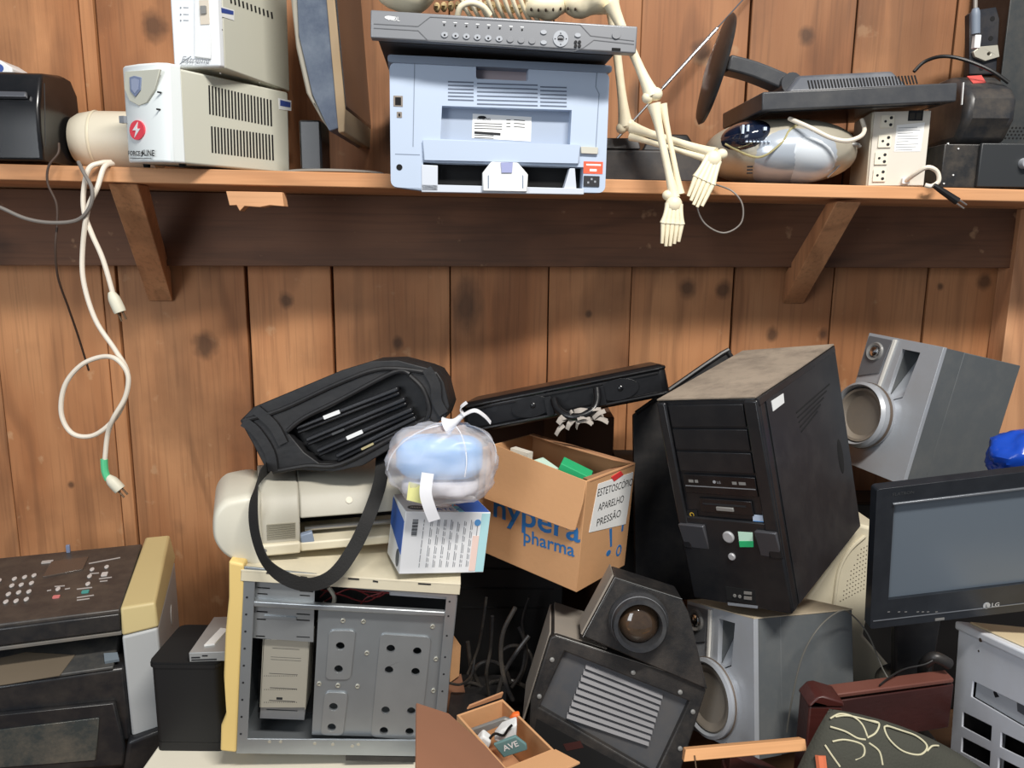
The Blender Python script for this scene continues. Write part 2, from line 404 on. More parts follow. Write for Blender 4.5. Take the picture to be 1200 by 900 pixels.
# work bench that carries the heap
B = thing('workbench', Matrix.Translation((0,-0.5,0)), 'wooden workbench under the whole heap of old electronics', 'workbench')
build('bench_top', MB().box(-1.7,1.7,-0.45,0.497,0.45,0.50), WOODT, B, bevel=0.003)
for x in (-1.6,-0.02,1.56):
    for y in (-0.42,0.42): build('leg', MB().box(x,x+0.07,y,y+0.07,0.0,0.45), WOODT, B)

# ------------------------------------------------------------------ light
sc_ = bpy.context.scene
w = bpy.data.worlds.new('World'); sc_.world = w; w.use_nodes = True
w.node_tree.nodes['Background'].inputs[0].default_value = (0.80,0.88,1.0,1); w.node_tree.nodes['Background'].inputs[1].default_value = 0.23
def area(name, loc, tgt, sx, sy, e, col):
    l = bpy.data.lights.new(name, 'AREA'); l.shape = 'RECTANGLE'; l.size = sx; l.size_y = sy; l.energy = e; l.color = col
    o = bpy.data.objects.new(name, l); COL.objects.link(o); o.location = loc
    o.rotation_euler = (Vector(tgt)-Vector(loc)).to_track_quat('-Z','Y').to_euler(); return o
area('ceiling_tube_light', (0.75,-2.20,3.60), (0.1,-0.2,1.2), 1.3, 0.2, 118, (1.0,0.96,0.90))
area('left_fill_light', (-1.6,-3.1,2.1), (0,0,1.2), 1.0, 1.8, 34, (0.92,0.96,1.0))  # added soft fill from the front left, source unseen
cd = bpy.data.cameras.new('Camera'); cam = bpy.data.objects.new('Camera', cd); COL.objects.link(cam)
cam.matrix_world = Matrix.Translation(CAM) @ RC.to_4x4(); cd.sensor_width = 36; cd.lens = 27.0; sc_.camera = cam
vs_ = sc_.view_settings; vs_.view_transform = 'Standard'; vs_.look = 'None'; vs_.gamma = 1; vs_.use_curve_mapping = False; vs_.exposure = 0.06
# =================================================================== SHELF THINGS
def decal(name, pl, pts, m, parent, h0=-0.0004, h1=0.0008, label=None, **k):
    return build(name, MB().prism(pl, pts, h0, h1), m, parent, label=label, **k)

# ---- laser printer, its back to us
M = MT(((0.9913,-0.1315,0.0077,-0.2285),(0.1315,0.9913,0.0013,-0.3847),(-0.0078,-0.0003,1.0000,1.6970)))
w_, d_, h_ = 0.407, 0.35, 0.231
P = thing('laser_printer', M, 'light blue-grey laser printer standing with its back side towards us on the shelf', 'printer')
f = front(M)
ox = rrect(0, 0, w_, h_-0.012, 0.012, 4)
notch = rq(f, 558, 76, 619, 95, 0.004); rec = f.q([(518,124),(670,129),(668,170),(516,163)]); opn = f.q([(496,190),(684,196),(682,225),(494,223)])
mb = MB().prism(f, ox, -0.03, 0, holes=[notch, rec, opn])
build('rear_panel', mb, BLUEG, P, bevel=0.0015)
mb = MB().box(0.004, w_-0.004, 0.0305, d_, 0.034, h_-0.013); build('body', mb, BLUEG, P, bevel=0.006)
mb = MB().prism(f, rrect(-0.003, h_-0.013, w_+0.003, h_, 0.005), -0.30, 0.004); build('top_lid', mb, BLUED, P, bevel=0.003, seg=3)
# inside of the notch, recess and opening
mb = MB().prism(f, notch, -0.0302, -0.026); build('handle_notch', mb, mat('pinkish grey plastic', (168,156,160), 0.5), P)
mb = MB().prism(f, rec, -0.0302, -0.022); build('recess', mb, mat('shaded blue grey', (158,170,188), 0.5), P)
a0, b0 = f.hit(555,131); a1, b1 = f.hit(624,162)
lb = decal('rating_label', f, [f.hit(555,131), f.hit(625,135), f.hit(624,164), f.hit(554,160)], PAPER, P, -0.0225, -0.0212, label='printed rating label')
mb = MB(); tpx(mb, 'SAMSUNG', f, (560,138), (576,139), h=-0.0211); 
for yy in (142,145,148,156,159): mb.prism(f, f.q([(557,yy),(590 if yy<150 else 580,yy+1),(590 if yy<150 else 580,yy+1.8),(557,yy+.8)]), -0.0212, -0.0208)
for yy in (138,142,146): mb.prism(f, f.q([(595,yy),(600,yy),(600,yy+.8),(595,yy+.8)]), -0.0212, -0.0208); mb.prism(f, f.q([(604,yy),(617,yy+1),(617,yy+1.8),(604,yy+.8)]), -0.0212, -0.0208)
mb.prism(f, f.q([(557,152),(588,154),(588,157),(557,155)]), -0.0212, -0.0206)
mb.prism(f, circ(*f.hit(566,135.5), 0.008, 18, 0.0028), -0.0212, -0.0205)
build('label_print', mb, INK, lb)
# louvres
for (x0, x1, y0, y1) in ((525,555,95,116),(559,630,97,121),(633,664,101,123)):
    mb = MB()
    for k in range(6):
        yy = y0+(y1-y0)*k/5
        mb.prism(f, f.q([(x0,yy),(x1,yy+(x1-x0)*.03),(x1,yy+1.6+(x1-x0)*.03),(x0,yy+1.6)]), -0.0004, 0.0006)
    build('louvre', mb, mat('louvre shadow gap', (96,106,124), 0.7), P)
# long hinged flap with its two cheeks
mb = MB().prism(f, f.q([(495,164),(679,170),(678,192),(496,188)]), -0.010, 0.006); build('rear_flap', mb, BLUEG, P, bevel=0.002)
mb = MB().prism(f, f.q([(680,172),(700,173),(700,181),(680,180)]), 0, 0.006); build('latch', mb, mat('taped latch', (190,188,176), 0.6), P, bevel=0.001)
mb = MB()   # vertical seams
for pts in ([(486,68),(484,172)],[(700,79),(698,102),(702,110),(698,176)]):
    for i in range(len(pts)-1):
        (xa,ya),(xb,yb) = pts[i],pts[i+1]; mb.prism(f, f.q([(xa-.5,ya),(xa+.5,ya),(xb+.5,yb),(xb-.5,yb)]), -0.0004, 0.0004)
mb.prism(f, f.q([(463,180),(492,181),(492,182),(463,181)]), -0.0004, 0.0004)
build('seam', mb, BLUED, P)
# paper path opening: dark inside, tray rails and paper guide
mb = MB().prism(f, opn, -0.0302, -0.0292); build('opening', mb, HOLE, P)
mb = MB().prism(f, f.q([(494,216),(684,221),(684,228),(494,225)]), -0.02, 0.002)
mb.prism(f, f.q([(494,193),(513,194),(513,224),(494,224)]), -0.02, 0.002)
mb.prism(f, f.q([(668,197),(674,197),(676,224),(660,224)]), -0.02, -0.002)
build('tray_rail', mb, mat('pale tray plastic', (196,202,212), 0.5), P, bevel=0.001)
g = f.q([(565,224),(565,203),(575,190),(606,191),(618,205),(617,225)])
mb = MB().prism(f, g, -0.004, 0.010); gd = build('paper_guide', mb, WHITE, P, bevel=0.002)
decal('guide_clip', f, f.q([(586,191),(600,191),(599,203),(587,203)]), mat('lilac plastic', (150,156,196), 0.5), gd, 0.0095, 0.0125)
mb = MB()
for yy0, yy1, hw in ((205,222,1),):
    for xg in (571,611): build('guide_line', MB().prism(f, f.q([(xg,206),(xg+1.4,206),(xg+1.4,221),(xg,221)]), 0.0098, 0.0106), BLUED, gd)
for x0, y0, x1, y1 in ((461,112,472,125),(465,131,471,138)):
    o = decal('socket', f, rq(f, x0, y0, x1, y1, .0006), mat('socket rim', (150,140,130), 0.4, metal=.6), P, -0.0004, 0.0010)
    decal('socket_hole', f, rq(f, x0+2, y0+2, x1-2, y1-1.5, .0004), HOLE, o, 0.0008, 0.0014)
decal('jack', f, circ(*f.hit(468,196), 0.0055), HOLE, P)
o = decal('power_inlet', f, rq(f, 684, 206, 702, 219, .001), mat('dark grey socket', (40,40,44), .5), P, -0.001, 0.002)
mb = MB()
for x, y in ((689,214),(693,210),(697,213)): mb.prism(f, rq(f, x-1, y-1.2, x+1, y+1.2, .0003), 0.0018, 0.0026)
build('pin', mb, SILV, o)
o = decal('warning_label', f, rq(f, 684, 189, 706, 204, .0005), mat('orange red label', (226,92,62), .7), P)
mb = MB().prism(f, rq(f, 687, 192, 704, 194.5, .0002), .0008, .0012); mb.prism(f, rq(f, 691, 198, 699, 201, .0002), .0008, .0012)
build('label_print', mb, PAPER, o)

# ---- video recorder on the printer
M = MT(((0.9962,-0.0828,0.0264,-0.2491),(0.0828,0.9966,-0.0010,-0.4467),(-0.0263,0.0032,0.9996,1.9405)))
w_, h_ = 0.464, 0.046
P = thing('video_recorder', M, 'flat grey digital video recorder with rows of buttons, lying on the laser printer', 'video recorder')
f = front(M)
build('front_panel', MB().box(0, w_, 0, 0.022, 0.001, h_), mat('silver grey panel', (132,134,138), 0.38, metal=0.4), P, bevel=0.0025, seg=3)
build('body', MB().box(0.012, w_-0.036, 0.0225, 0.29, 0.0, h_-0.003), mat('black case metal', (30,30,32), 0.5), P, bevel=0.001)
mb = MB()
for i in range(8): x = 520.5+i*13.05; y = 27.5+i*.85; mb.prism(f, circ(*f.hit(x, y+1.6), 0.0016, 10), -.0004, 0.0009)
build('indicator', mb, INK, P)
mb = MB()
for i in range(8): x = 520.5+i*13.05; y = 25.3+i*.85; mb.prism(f, f.q([(x-2,y),(x+2,y+.2),(x+2,y+1.3),(x-2,y+1.1)]), -.0004, 0.0007)
build('panel_print', mb, WHITE, P)
for i in range(9):
    x = 521+i*12.8; y = 41+i*.95
    o = build('button', MB().prism(f, circ(*f.hit(x,y), 0.0058, 18, 0.0045), 0, 0.0022), SILV if i < 6 else mat('grey key', (128,130,134), .4), P, bevel=0.0006)
    if i < 6: decal('button_mark', f, circ(*f.hit(x,y,.0022), 0.0018, 8), INK, o, 0.0018, 0.0026)
for x, y in ((637,38),(637,50),(677,41.5)): build('button', MB().prism(f, circ(*f.hit(x,y), 0.0055, 16, 0.0035), 0, 0.0022), SILV, P, bevel=0.0006)
mb = MB()
for i in range(2):
    for j in range(2): mb.prism(f, circ(*f.hit(674.5+i*4.5,49.5+j*4.5), 0.0028, 10), 0, 0.0022)
build('button', mb, INK, P)
o = build('navigation_ring', MB().prism(f, circ(*f.hit(657,45.5), 0.0135, 28), 0, 0.0018, holes=[circ(*f.hit(657,45.5), 0.0062, 18)]), SILV, P, bevel=0.0005)
mb = MB()
for dx, dy in ((-6.5,0),(6.5,0),(0,-6.5),(0,6.5)): mb.prism(f, circ(*f.hit(657+dx,45.5+dy,.0018), 0.0016, 3), 0.0014, 0.0023)
mb.prism(f, rq(f, 654,44.5,660,46.5,.0002,.0018), 0.0002, 0.0012); build('ring_mark', mb, INK, o)
build('power_button', MB().prism(f, circ(*f.hit(722,41.5), 0.0075, 22, 0.0062), 0, 0.0025), mat('grey key', (128,130,134), .4), P, bevel=0.0008)
decal('usb_port', f, rq(f, 717,56,727,60,.0004), HOLE, P)
mb = MB()
def line(mb, f, pts, hw, h0, h1):
    for i in range(len(pts)-1):
        (xa,ya),(xb,yb) = pts[i],pts[i+1]; d = Vector((xb-xa,yb-ya)).normalized(); nx, ny = -d.y*hw, d.x*hw
        mb.prism(f, f.q([(xa-nx,ya-ny),(xb-nx,yb-ny),(xb+nx,yb+ny),(xa+nx,ya+ny)]), h0, h1)
line(mb, f, [(438,28),(490,31),(504,20),(680,29),(692,42),(743,48)], .45, -.0004, .0006)
line(mb, f, [(438,33),(490,36),(502,48),(672,60),(684,56),(696,47),(743,52)], .45, -.0004, .0006)
build('seam', mb, mat('groove grey', (84,86,90), .5), P)
mb = MB(); mb.prism(f, circ(*f.hit(457,21), 0.009, 20, 0.003, -.05), -.0004, .0006); tpx(mb, 'HDL', f, (455,24), (468,25), h=0.0004); build('maker_mark', mb, WHITE, P)

# ---- power backup units (stabilisers) at the left
def vents(mb, pl, x0, x1, yt0, yt1, yb0, yb1, n, hw=0.9):
    for i in range(n):
        t = i/(n-1); x = x0+(x1-x0)*t; a = yt0+(yt1-yt0)*t; b = yb0+(yb1-yb0)*t
        mb.prism(pl, pl.q([(x-hw,a),(x+hw,a),(x+hw+1,b),(x-hw+1,b)]), -.0004, .0005)
M = MT(((0.8715,0.4898,0.0229,-0.749),(-0.4894,0.8718,-0.0225,-0.322),(-0.0310,0.0085,0.9995,1.7415)))
w_, d_, h_ = 0.132, 0.300, 0.172
P = thing('power_backup', M, 'low pale power backup unit with a red round badge and two rows of vents', 'power backup')
f = front(M); r = right(M, w_)
build('body', MB().box(0.002, w_, 0.03, d_, 0.0, h_-0.004), UPSG, P, bevel=0.004)
tp = top(M, 0)
prof = [(0.0,0.03),(0.004,0.006),(0.02,-0.002),(0.066,-0.006),(0.112,-0.002),(0.130,0.008),(w_+0.001,0.035)]
mb = MB().prism(tp, [(a, b) for a, b in prof]+[(0.0,0.035)][:0]+[], 0.0, h_+0.002)
fp = build('front_panel', mb, mat('cool white plastic', (222,228,228), .4, var=.02), P, bevel=0.005, seg=3)
fr = front(M, -0.0062)
o = build('recessed_panel', MB().prism(fr, fr.q([(147,84),(188,81),(182,104),(173,120),(163,124),(152,118),(146,104)]), -0.003, 0.0012), UPSG, P, bevel=0.001)
o = build('shield_emblem', MB().prism(fr, fr.q([(153,91),(159,89),(167,91),(166,106),(160,114),(154,107)]), 0.0008, 0.003), mat('slate blue', (120,132,160), .4), P, bevel=0.0008)
build('emblem_inner', MB().prism(fr, fr.q([(155.5,93.5),(159.5,92),(164.5,94),(163.8,105),(160,110),(156,105)]), 0.0028, 0.0036), mat('pale slate', (150,160,184), .4), o)
o = decal('round_badge', fr, [fr.hit(161.5+8.6*math.cos(t*PI/12),152.5-11.5*math.sin(t*PI/12)) for t in range(24)], mat('badge red', (222,70,84), .4), P, -.006, .0022)
decal('lightning_bolt', fr, fr.q([(163,143),(157,153),(161,153),(159,162),(166,151),(162,151)]), WHITE, o, .002, .0032)
mb = MB(); tpx(mb, 'FORCE', fr, (151,182), (165,182.5), h=.0014, bold=.02); tpx(mb, 'LINE', fr, (169.5,182.5), (181.5,183), h=.0014, bold=.02)
mb.prism(fr, fr.q([(168,176),(166,180),(167.5,180),(166.5,184),(169.2,179),(168,179)]), .0008, .002)
mb.prism(fr, fr.q([(153,185),(178,185.6),(178,186.2),(153,185.6)]), .0008, .0016)
build('name_print', mb, INK, P)
mb = MB()
for x, y in ((185.5,108),(184.5,128)): mb.prism(fr, circ(*fr.hit(x,y), 0.0016, 10), -.006, .0016)
build('indicator', mb, INK, P)
decal('small_print', fr, rq(fr,140,136,146,144,.0003), mat('grey print', (130,134,140), .6), P, -.006, .0014)
mb = MB(); vents(mb, r, 245,317,100,117,134,148,20); build('vent', mb, HOLE, P)
mb = MB(); vents(mb, r, 248,319,148,158,179,188,20); build('vent', mb, HOLE, P)
o = decal('side_label', r, r.q([(326,115),(341,118),(341,130),(327,128)]), WHITE, P)
decal('label_print', r, r.q([(328,117),(340,120),(340,126),(328,124)]), mat('navy print', (50,70,140), .6), o, .0006, .0012)
for x, y in ((.01,.04),(.115,.04),(.01,.28),(.115,.28)): build('foot', MB().lathe(tp, x, y, [(.006,-.006),(.007,0.001)], 12), HOLE, P)

M = MT(((0.9751,0.2215,0.0119,-0.6442),(-0.2215,0.9751,-0.0084,-0.3162),(-0.0135,0.0056,0.9999,1.9165)))
w_, d_, h_ = 0.096, 0.262, 0.19
P = thing('power_backup', M, 'tall white power backup unit with blue side label, standing on top of the lower one', 'power backup')
f = front(M); r = right(M, w_)
build('body', MB().box(0.001, w_, 0.018, d_, 0, h_), UPSG, P, bevel=0.003)
build('front_panel', MB().box(-0.001, w_+.001, 0.0, 0.0175, 0.0, h_+.001), mat('bright white plastic', (226,230,234), .4), P, bevel=0.004, seg=3)
build('panel_ridge', MB().prism(f, f.q([(229,-30),(250,-28),(248,70),(229,68)]), -.001, .003), WHITE, P, bevel=.002)
o = decal('switch_plate', f, rq(f, 235,1,247,29,.001), mat('cream switch plate', (206,196,180), .5), P, 0, .0042)
build('switch', MB().prism(f, rq(f, 237,8,244,17,.001), .004, .007), SILVD, o, bevel=.001)
mb = MB()
for y in (9,17,24): mb.prism(f, circ(*f.hit(212,y), .0013, 8), -.0004, .0012); mb.prism(f, f.q([(215,y-.5),(221,y-.3),(221,y+.4),(215,y+.2)]), -.0004, .0006)
build('indicator', mb, mat('grey print', (130,134,140), .6), P)
mb = MB(); mb.T = I4; tpx(mb, 'Extreme', f, (213,74), (245,75), h=.0032, shear=.4); line(mb, f, [(211,75),(224,66)], .4, .0, .0008); build('name_print', mb, mat('grey print', (130,134,140), .6), P)
o = decal('side_label', r, r.q([(257,7),(274,12),(274,24),(258,19)]), WHITE, P)
decal('label_print', r, r.q([(258.5,9),(273,13),(273,17.5),(259,15)]), mat('navy print', (50,70,140), .6), o, .0006, .0012)
mb = MB(); vents(mb, r, 270,318,-4,14,4,22,11,.9); build('vent', mb, HOLE, P)
mb = MB()
for x, y in ((260,35),(304,97),(258,86)): mb.prism(r, circ(*r.hit(x,y), .0016, 10), -.0004, .0012)
build('screw', mb, SILVD, P)

# ---- beige rounded drum lying behind the lower unit
a = at(120,160,-0.20); dm = frame((-0.88+0.0, a.y, shz(-.8)+.059), (1,0.12,0))
a0 = at(89,160,-0.16); dm = frame((a0.x, -0.17, shz(a0.x)+.063), (1,0.10,0))
P = thing('plastic_drum', dm, 'small cream rounded plastic drum lying between black printer and power backup', 'drum')
sp = Pl(dm, (0,0,0), (0,0,1), (0,-1,0))   # normal along -x... turned round the x axis
sp = Pl(dm, (0,0,0), (0,1,0), (0,0,1))
build('barrel', MB().lathe(sp, 0, 0, [(.030,0.0),(.046,.006),(.054,.02),(.059,.045),(.060,.17)], 36), mat('cream drum plastic', (212,204,184), .45, var=.04), P, smooth=True)
build('seam', MB().lathe(sp, 0, 0, [(.0597,.048),(.0608,.05),(.0608,.052),(.0597,.054)], 36), BEIGE, P, smooth=True)

# ---- black inkjet/box printer at the far left
c0 = at(48,193,-0.30); o0 = Vector((c0.x-.33, c0.y-.02, shz(-1.1)+.001))
o0.z += .004; M = yawm(o0, 3.5)
P = thing('black_printer', M, 'glossy black printer with rounded shoulders at the left end of the shelf', 'printer')
f = front(M); w_ = .335; h_ = .172
sd = left(M, 0)  # side profile: (a = -y, b = z)
pr = [(0,0.0),(0.0,.055),(-.003,.10),(-.022,.158),(-.03,.168),(-.10,h_+.006),(-.145,h_+.002),(-.165,.15),(-.17,.04),(-.165,0)]
mb = MB().prism(sd, pr, -w_, 0); build('body', mb, BLKG, P, bevel=0.012, seg=4)
mb = MB().prism(sd, [(.004,.118),(.0,.128),(-.006,.128),(-.006,.115)], -w_+.02, -.02); build('lid_edge', mb, mat('worn grey edge', (96,98,104), .3, metal=.4), P, bevel=.001)
tpn = Pl(M, (0,.03,.168), (1,0,0), (0,.07,.01))
decal('top_label', tpn, rrect(.20,.004,.28,.03,.001), mat('grey worn label', (120,116,110), .7), P, 0, .0012)
decal('side_groove', right(M, w_), [(.014,.03),(.016,.03),(.034,.15),(.032,.15)], DGREY, P, -.0004, .0006)
a = at(8,80,-.19)
M = yawm((a.x-.10, -.20, shz(-1.1)+.181), 4)
P = thing('small_white_box', M, 'small white plastic box with a blue mark, on top of the black printer', 'box')
mb = MB().prism(front(M), [(0,0),(.112,0),(.112,.018),(.09,.032),(0,.034)], -.07, 0); build('case', mb, WHITE, P, bevel=.003)
decal('blue_mark', front(M), circ(.085,.016,.011,16,.009), mat('blue print', (50,80,150), .6), P)

# ---- flat screen monitor on its foot, seen edge-on
q = at(360,205,-0.20)
M = Matrix.Translation((q.x, -0.19, shz(q.x)+.001))
P = thing('flat_screen_monitor', M, 'dusty flat screen monitor on a round foot, seen edge-on beside the power backups', 'monitor')
fy = front(M, -0.08)
dp = lambda pts: fy.q(pts)
sk = lambda mb: [v.__setitem__(0, v.x+ (v.y+.08)*0.10) for v in mb.v]
mb = MB().prism(fy, dp([(336,-90),(345,-90),(351,40),(366,110),(385,152),(376,140),(358,108),(346,55),(340,0)]), -.30, -.004); build('rear_shell', mb, mat('dusty grey shell', (150,146,134), .7, dust=.5), P, bevel=.004)
mb = MB().prism(fy, dp([(344,-90),(376,-90),(398,150),(386,154),(366,110),(350,40)]), -.298, 0); build('housing', mb, mat('slate blue housing', (52,64,84), .35, dust=.5, dustcol=(120,130,140)), P, bevel=.002)
mb = MB().prism(fy, dp([(375,-90),(384,-90),(405,128),(404,155),(397,156)]), -.302, .004); build('bezel', mb, mat('dusty tan bezel', (150,128,98), .7, dust=.4), P, bevel=.002)
mb = MB().prism(fy, dp([(384,-90),(387,-90),(405.5,124),(405,128)]), -.28, 0); build('screen', mb, BLKG, P)
b0 = fy.hit(362,202)
mb = MB().box(b0[0]-.026,b0[0]+.018,-.045,.03,.006,.105); build('neck', mb, BLKG, P, bevel=.004)
build('foot', MB().lathe(top(M, 0), b0[0]+.032, .005, [(.10,0),(.112,.003),(.10,.008),(.02,.011)], 40, .75), mat('dusty grey foot', (150,144,136), .5, dust=.3), P, smooth=True)

# ---- black box behind the skeleton's leg
a = at(712,222,-0.235); b = at(833,222,-.235)
M = Matrix.Translation((a.x-.01, -0.235, shz(.18)+.001))
P = thing('black_drive_unit', M, 'low matt black device behind the hanging skeleton legs, between printer and radio', 'device')
wd = b.x-a.x-.012
build('body', MB().box(0,wd,0,.2,0,.062), mat('charcoal plastic', (48,48,50), .55, dust=.15), P, bevel=.004)
f = front(M)
build('lid', MB().hexa([(0.0,.004,.064),(.075,.004,.064),(.07,.01,.086),(.0,.01,.086),(0,.19,.064),(.075,.19,.064),(.07,.19,.086),(0,.19,.086)]), mat('charcoal plastic', (48,48,50), .55, dust=.15), P, bevel=.002)
build('lid', MB().hexa([(0.082,.03,.064),(wd,.03,.064),(wd-.02,.05,.10),(.10,.05,.10),(0.082,.19,.064),(wd,.19,.064),(wd-.02,.19,.10),(.10,.19,.10)]), BLK, P, bevel=.004)

# ---- skeleton (half life size) lying on the recorder, legs dangling over the shelf edge
Z0 = 1.988
M = Matrix.Translation((0.0, -0.30, Z0))
P = thing('skeleton', M, 'small ivory plastic skeleton lying on the video recorder with bare legs dangling over the shelf', 'skeleton')
Lc = lambda v: Vector(v)-Vector((0,-0.30,Z0))
pa = lambda x, y, Y: Lc(at(x,y,Y))
def bone(mb, a, b, r0, rm, r1, n=10):
    a = Vector(a); b = Vector(b)
    def rr(t):
        e = abs(2*t-1)**3.2; return rm*(1-e)+(r0 if t < .5 else r1)*e
    mb.tube([a+(b-a)*k/10 for k in range(11)], rr, n, 0); return mb
mb = MB(); c = pa(478,-20,-.36); mb.ell(c, (.062,.047,.052), fn=lambda d: 1+.04*math.sin(5*d.x)-.10*max(0,d.x)*max(0,-d.z))
sk_ = build('skull', mb, BONE, P, smooth=True, angle=80)
c2 = c+Vector((.058,-.012,-.012)); jb = MB().tube([c2+Vector((-.02,-.03,-.004)),c2+Vector((.016,-.02,-.01)),c2+Vector((.024,0,-.012)),c2+Vector((.016,.024,-.008)),c2+Vector((-.02,.034,-.002))], .006, 8)
build('jaw', jb, BONE, sk_, smooth=True, angle=80)
# spine
s0 = pa(512,6,-.30); s1 = pa(640,14,-.26); mb = MB(); NV = 17
for i in range(NV):
    t = i/(NV-1); p = s0.lerp(s1, t)+Vector((0,0,.008*math.sin(t*PI)-.004)); mb.ell(p, (.0065,.010,.009), nu=10, nv=6); mb.box(p.x-.002,p.x+.002,p.y+.004,p.y+.02,p.z-.003,p.z+.003); mb.box(p.x-.003,p.x+.003,p.y-.016,p.y+.016,p.z-.002,p.z+.002)
build('spine', mb, mat('aged bone', (206,186,140), .5, dust=.6, dustcol=(120,90,40), vscale=30), P, smooth=True)
mb = MB()
for i in range(9):
    xx = 546+i*9.6; r = .052+.010*math.sin(i/8*PI)
    p0 = pa(xx+6, 20+i*.4, -.30); c = p0+Vector((0,0.0,r*.9)); pts = []
    for k in range(13):
        t = -PI*.65+PI*1.3*k/12
        pts.append(c+Vector((-.022*math.cos(t)+.01*abs(math.sin(t)), -r*.95*math.cos(t)*1.0, r*.95*math.sin(t)-.006)))
    mb.tube(pts, .0042, 7, 2)
build('rib_cage', mb, BONE, P, smooth=True, angle=80)
mb = MB(); c = pa(560,0,-.31); 
mb.tube([pa(536,20,-.40),pa(540,8,-.41),pa(552,3,-.41),pa(566,8,-.40),pa(574,18,-.39)], .0055, 8); build('clavicle', mb, BONE, P, smooth=True, angle=80)
mb = MB()
pc = pa(640,8,-.33); mb.ell(pc, (.042,.03,.022), nu=22, nv=12, fn=lambda d: 1+.10*math.sin(6*d.x+2*d.y))
pc2 = pa(688,0,-.33); mb.ell(pc2, (.044,.034,.030), nu=22, nv=12, fn=lambda d: 1+.14*math.sin(4*d.x+3*d.z))
mb.ell(pa(712,2,-.33), (.022,.018,.022), nu=14, nv=10)
pv = build('pelvis', mb, BONE, P, smooth=True, angle=80)
mb = MB()
for i in range(7): p = pa(622+i*8.5, 17+.8*math.sin(i), -.33); mb.ell(p+Vector((0,-.024,0.002)), (.0022,.004,.003), nu=8, nv=6)
build('sacral_hole', mb, mat('dark brown', (52,36,24), .8), pv, smooth=True)
# leg A : over the recorder's end, straight down
def leg(hip, knee, ankle, toe, Yd, side):
    mb = bone(MB(), hip, knee, .015, .0085, .016); mb.ell(Vector(knee)+Vector((.006,-.004,.002)), (.013,.012,.012), nu=14, nv=10); mb.ell(Vector(knee)+Vector((-.008,-.002,-.004)), (.011,.011,.011), nu=14, nv=10)
    build('femur', mb, BONE, P, smooth=True, angle=80)
    k = Vector(knee); a = Vector(ankle); d = (a-k).normalized(); sdv = d.cross(Vector((0,1,0))).normalized()*side
    mb = bone(MB(), k+d*.016, a, .0135, .0072, .0115); build('tibia', mb, BONE, P, smooth=True, angle=80)
    mb = bone(MB(), k+d*.020+sdv*.016, a+sdv*.013-d*.004, .0085, .0050, .0085); build('fibula', mb, BONE, P, smooth=True, angle=80)
    t = Vector(toe); fd = (t-a); L_ = fd.length; fd.normalize(); acr = fd.cross(Vector((0,-1,0))).normalized()
    mb = MB()
    mb.ell(a+fd*.012+Vector((0,-.002,0)), (.016,.013,.016), nu=14, nv=10)
    mb.ell(a-fd*.004+acr*side*.012, (.011,.010,.010), nu=14, nv=10)
    for j in range(5):
        u = (j-2)/2; b0_ = a+fd*.012+acr*u*.011; b1 = a+fd*L_*.52+acr*u*.0175; b2 = a+fd*(L_*(1-.10*abs(u-.3*side)))+acr*u*.0155
        mb.tube([b0_+Vector((0,-.004,0)), b0_.lerp(b1,.5)+Vector((0,-.006,0)), b1+Vector((0,-.004,0))], lambda s: .0066-.0020*math.sin(s*PI), 8, 3)
        mb.tube([b1+Vector((0,-.004,0)), b1.lerp(b2,.45)+Vector((0,-.003,0)), b2], lambda s: .0050-.0018*s, 8, 3)
    build('foot', mb, BONE, P, smooth=True, angle=80)
hipA = pa(716,4,-.36)
leg(hipA, pa(764,112,-.355), pa(790,232,-.365), pa(785,290,-.375), 0, 1)
leg(pa(716,2,-.27), pa(733,148,-.25), pa(838,180,-.365), pa(812,242,-.385), 0, -1)

# ---- chrome rod leaning on the wall
p0 = at(738,146,-.10); p1 = at(874,-4,-.03)
d = (p1-p0); 
R_ = MB().tube([p0-d*.12, p0+d*.30], .0028, 10, 0); R2 = MB().tube([p0+d*.28, p0+d*.75], .0042, 10, 0); R3 = MB().tube([p0+d*.74, p0+d*1.25], .0018, 8, 0)
M = Matrix.Translation(p0)
P = thing('telescopic_rod', M, 'thin chrome telescopic rod leaning against the wall behind the skeleton legs', 'rod')
for mb_, nm in ((R_,'lower_section'),(R2,'middle_section'),(R3,'tip_section')):
    mb_.v = [v-p0 for v in mb_.v]; build(nm, mb_, CHROME, P, smooth=True)

# ---- silver radio pod
cx = at(912,180,-.20); zc = shz(cx.x)+.001
M = yawm((cx.x, -.20, zc), -4)
P = thing('radio', M, 'egg-shaped silver radio with a dark blue display, under the black monitor', 'radio')
def pod(d): return 1.0
mb = MB().ell((0,0,.066), (.150,.12,.066), nu=48, nv=24, e=.86, fn=lambda d: 1-.06*max(0,-d.z)**2)
build('body', mb, mat('champagne silver plastic', (178,172,156), .38, metal=.25, dust=.25), P, smooth=True, angle=80)
mb = MB().ell((.004,-.018,.062), (.118,.112,.060), nu=40, nv=20, e=.9); build('front_shell', mb, mat('frosted silver', (184,192,202), .22, metal=.3), P, smooth=True, angle=80)
f = front(M, -.11)
mb = MB().ell((-.078,-.040,.088), (.056,.084,.036), R=Matrix.Rotation(-.25,3,'Y'), nu=32, nv=16); o = build('display', mb, mat('dark blue glass', (20,28,48), .12, coat=.6), P, smooth=True, angle=80)
fd = front(M, -.137)
mb = MB()
mb.box(-.102,-.098,-.123,-.10,.090,.106); mb.box(-.093,-.089,-.124,-.10,.094,.106); mb.box(-.062,-.056,-.124,-.10,.096,.102)
for i in range(7): mb.box(-.094+i*.007,-.090+i*.007,-.1245,-.10,.074,.0765)
build('display_mark', mb, mat('pale blue print', (190,205,225), .5), o)
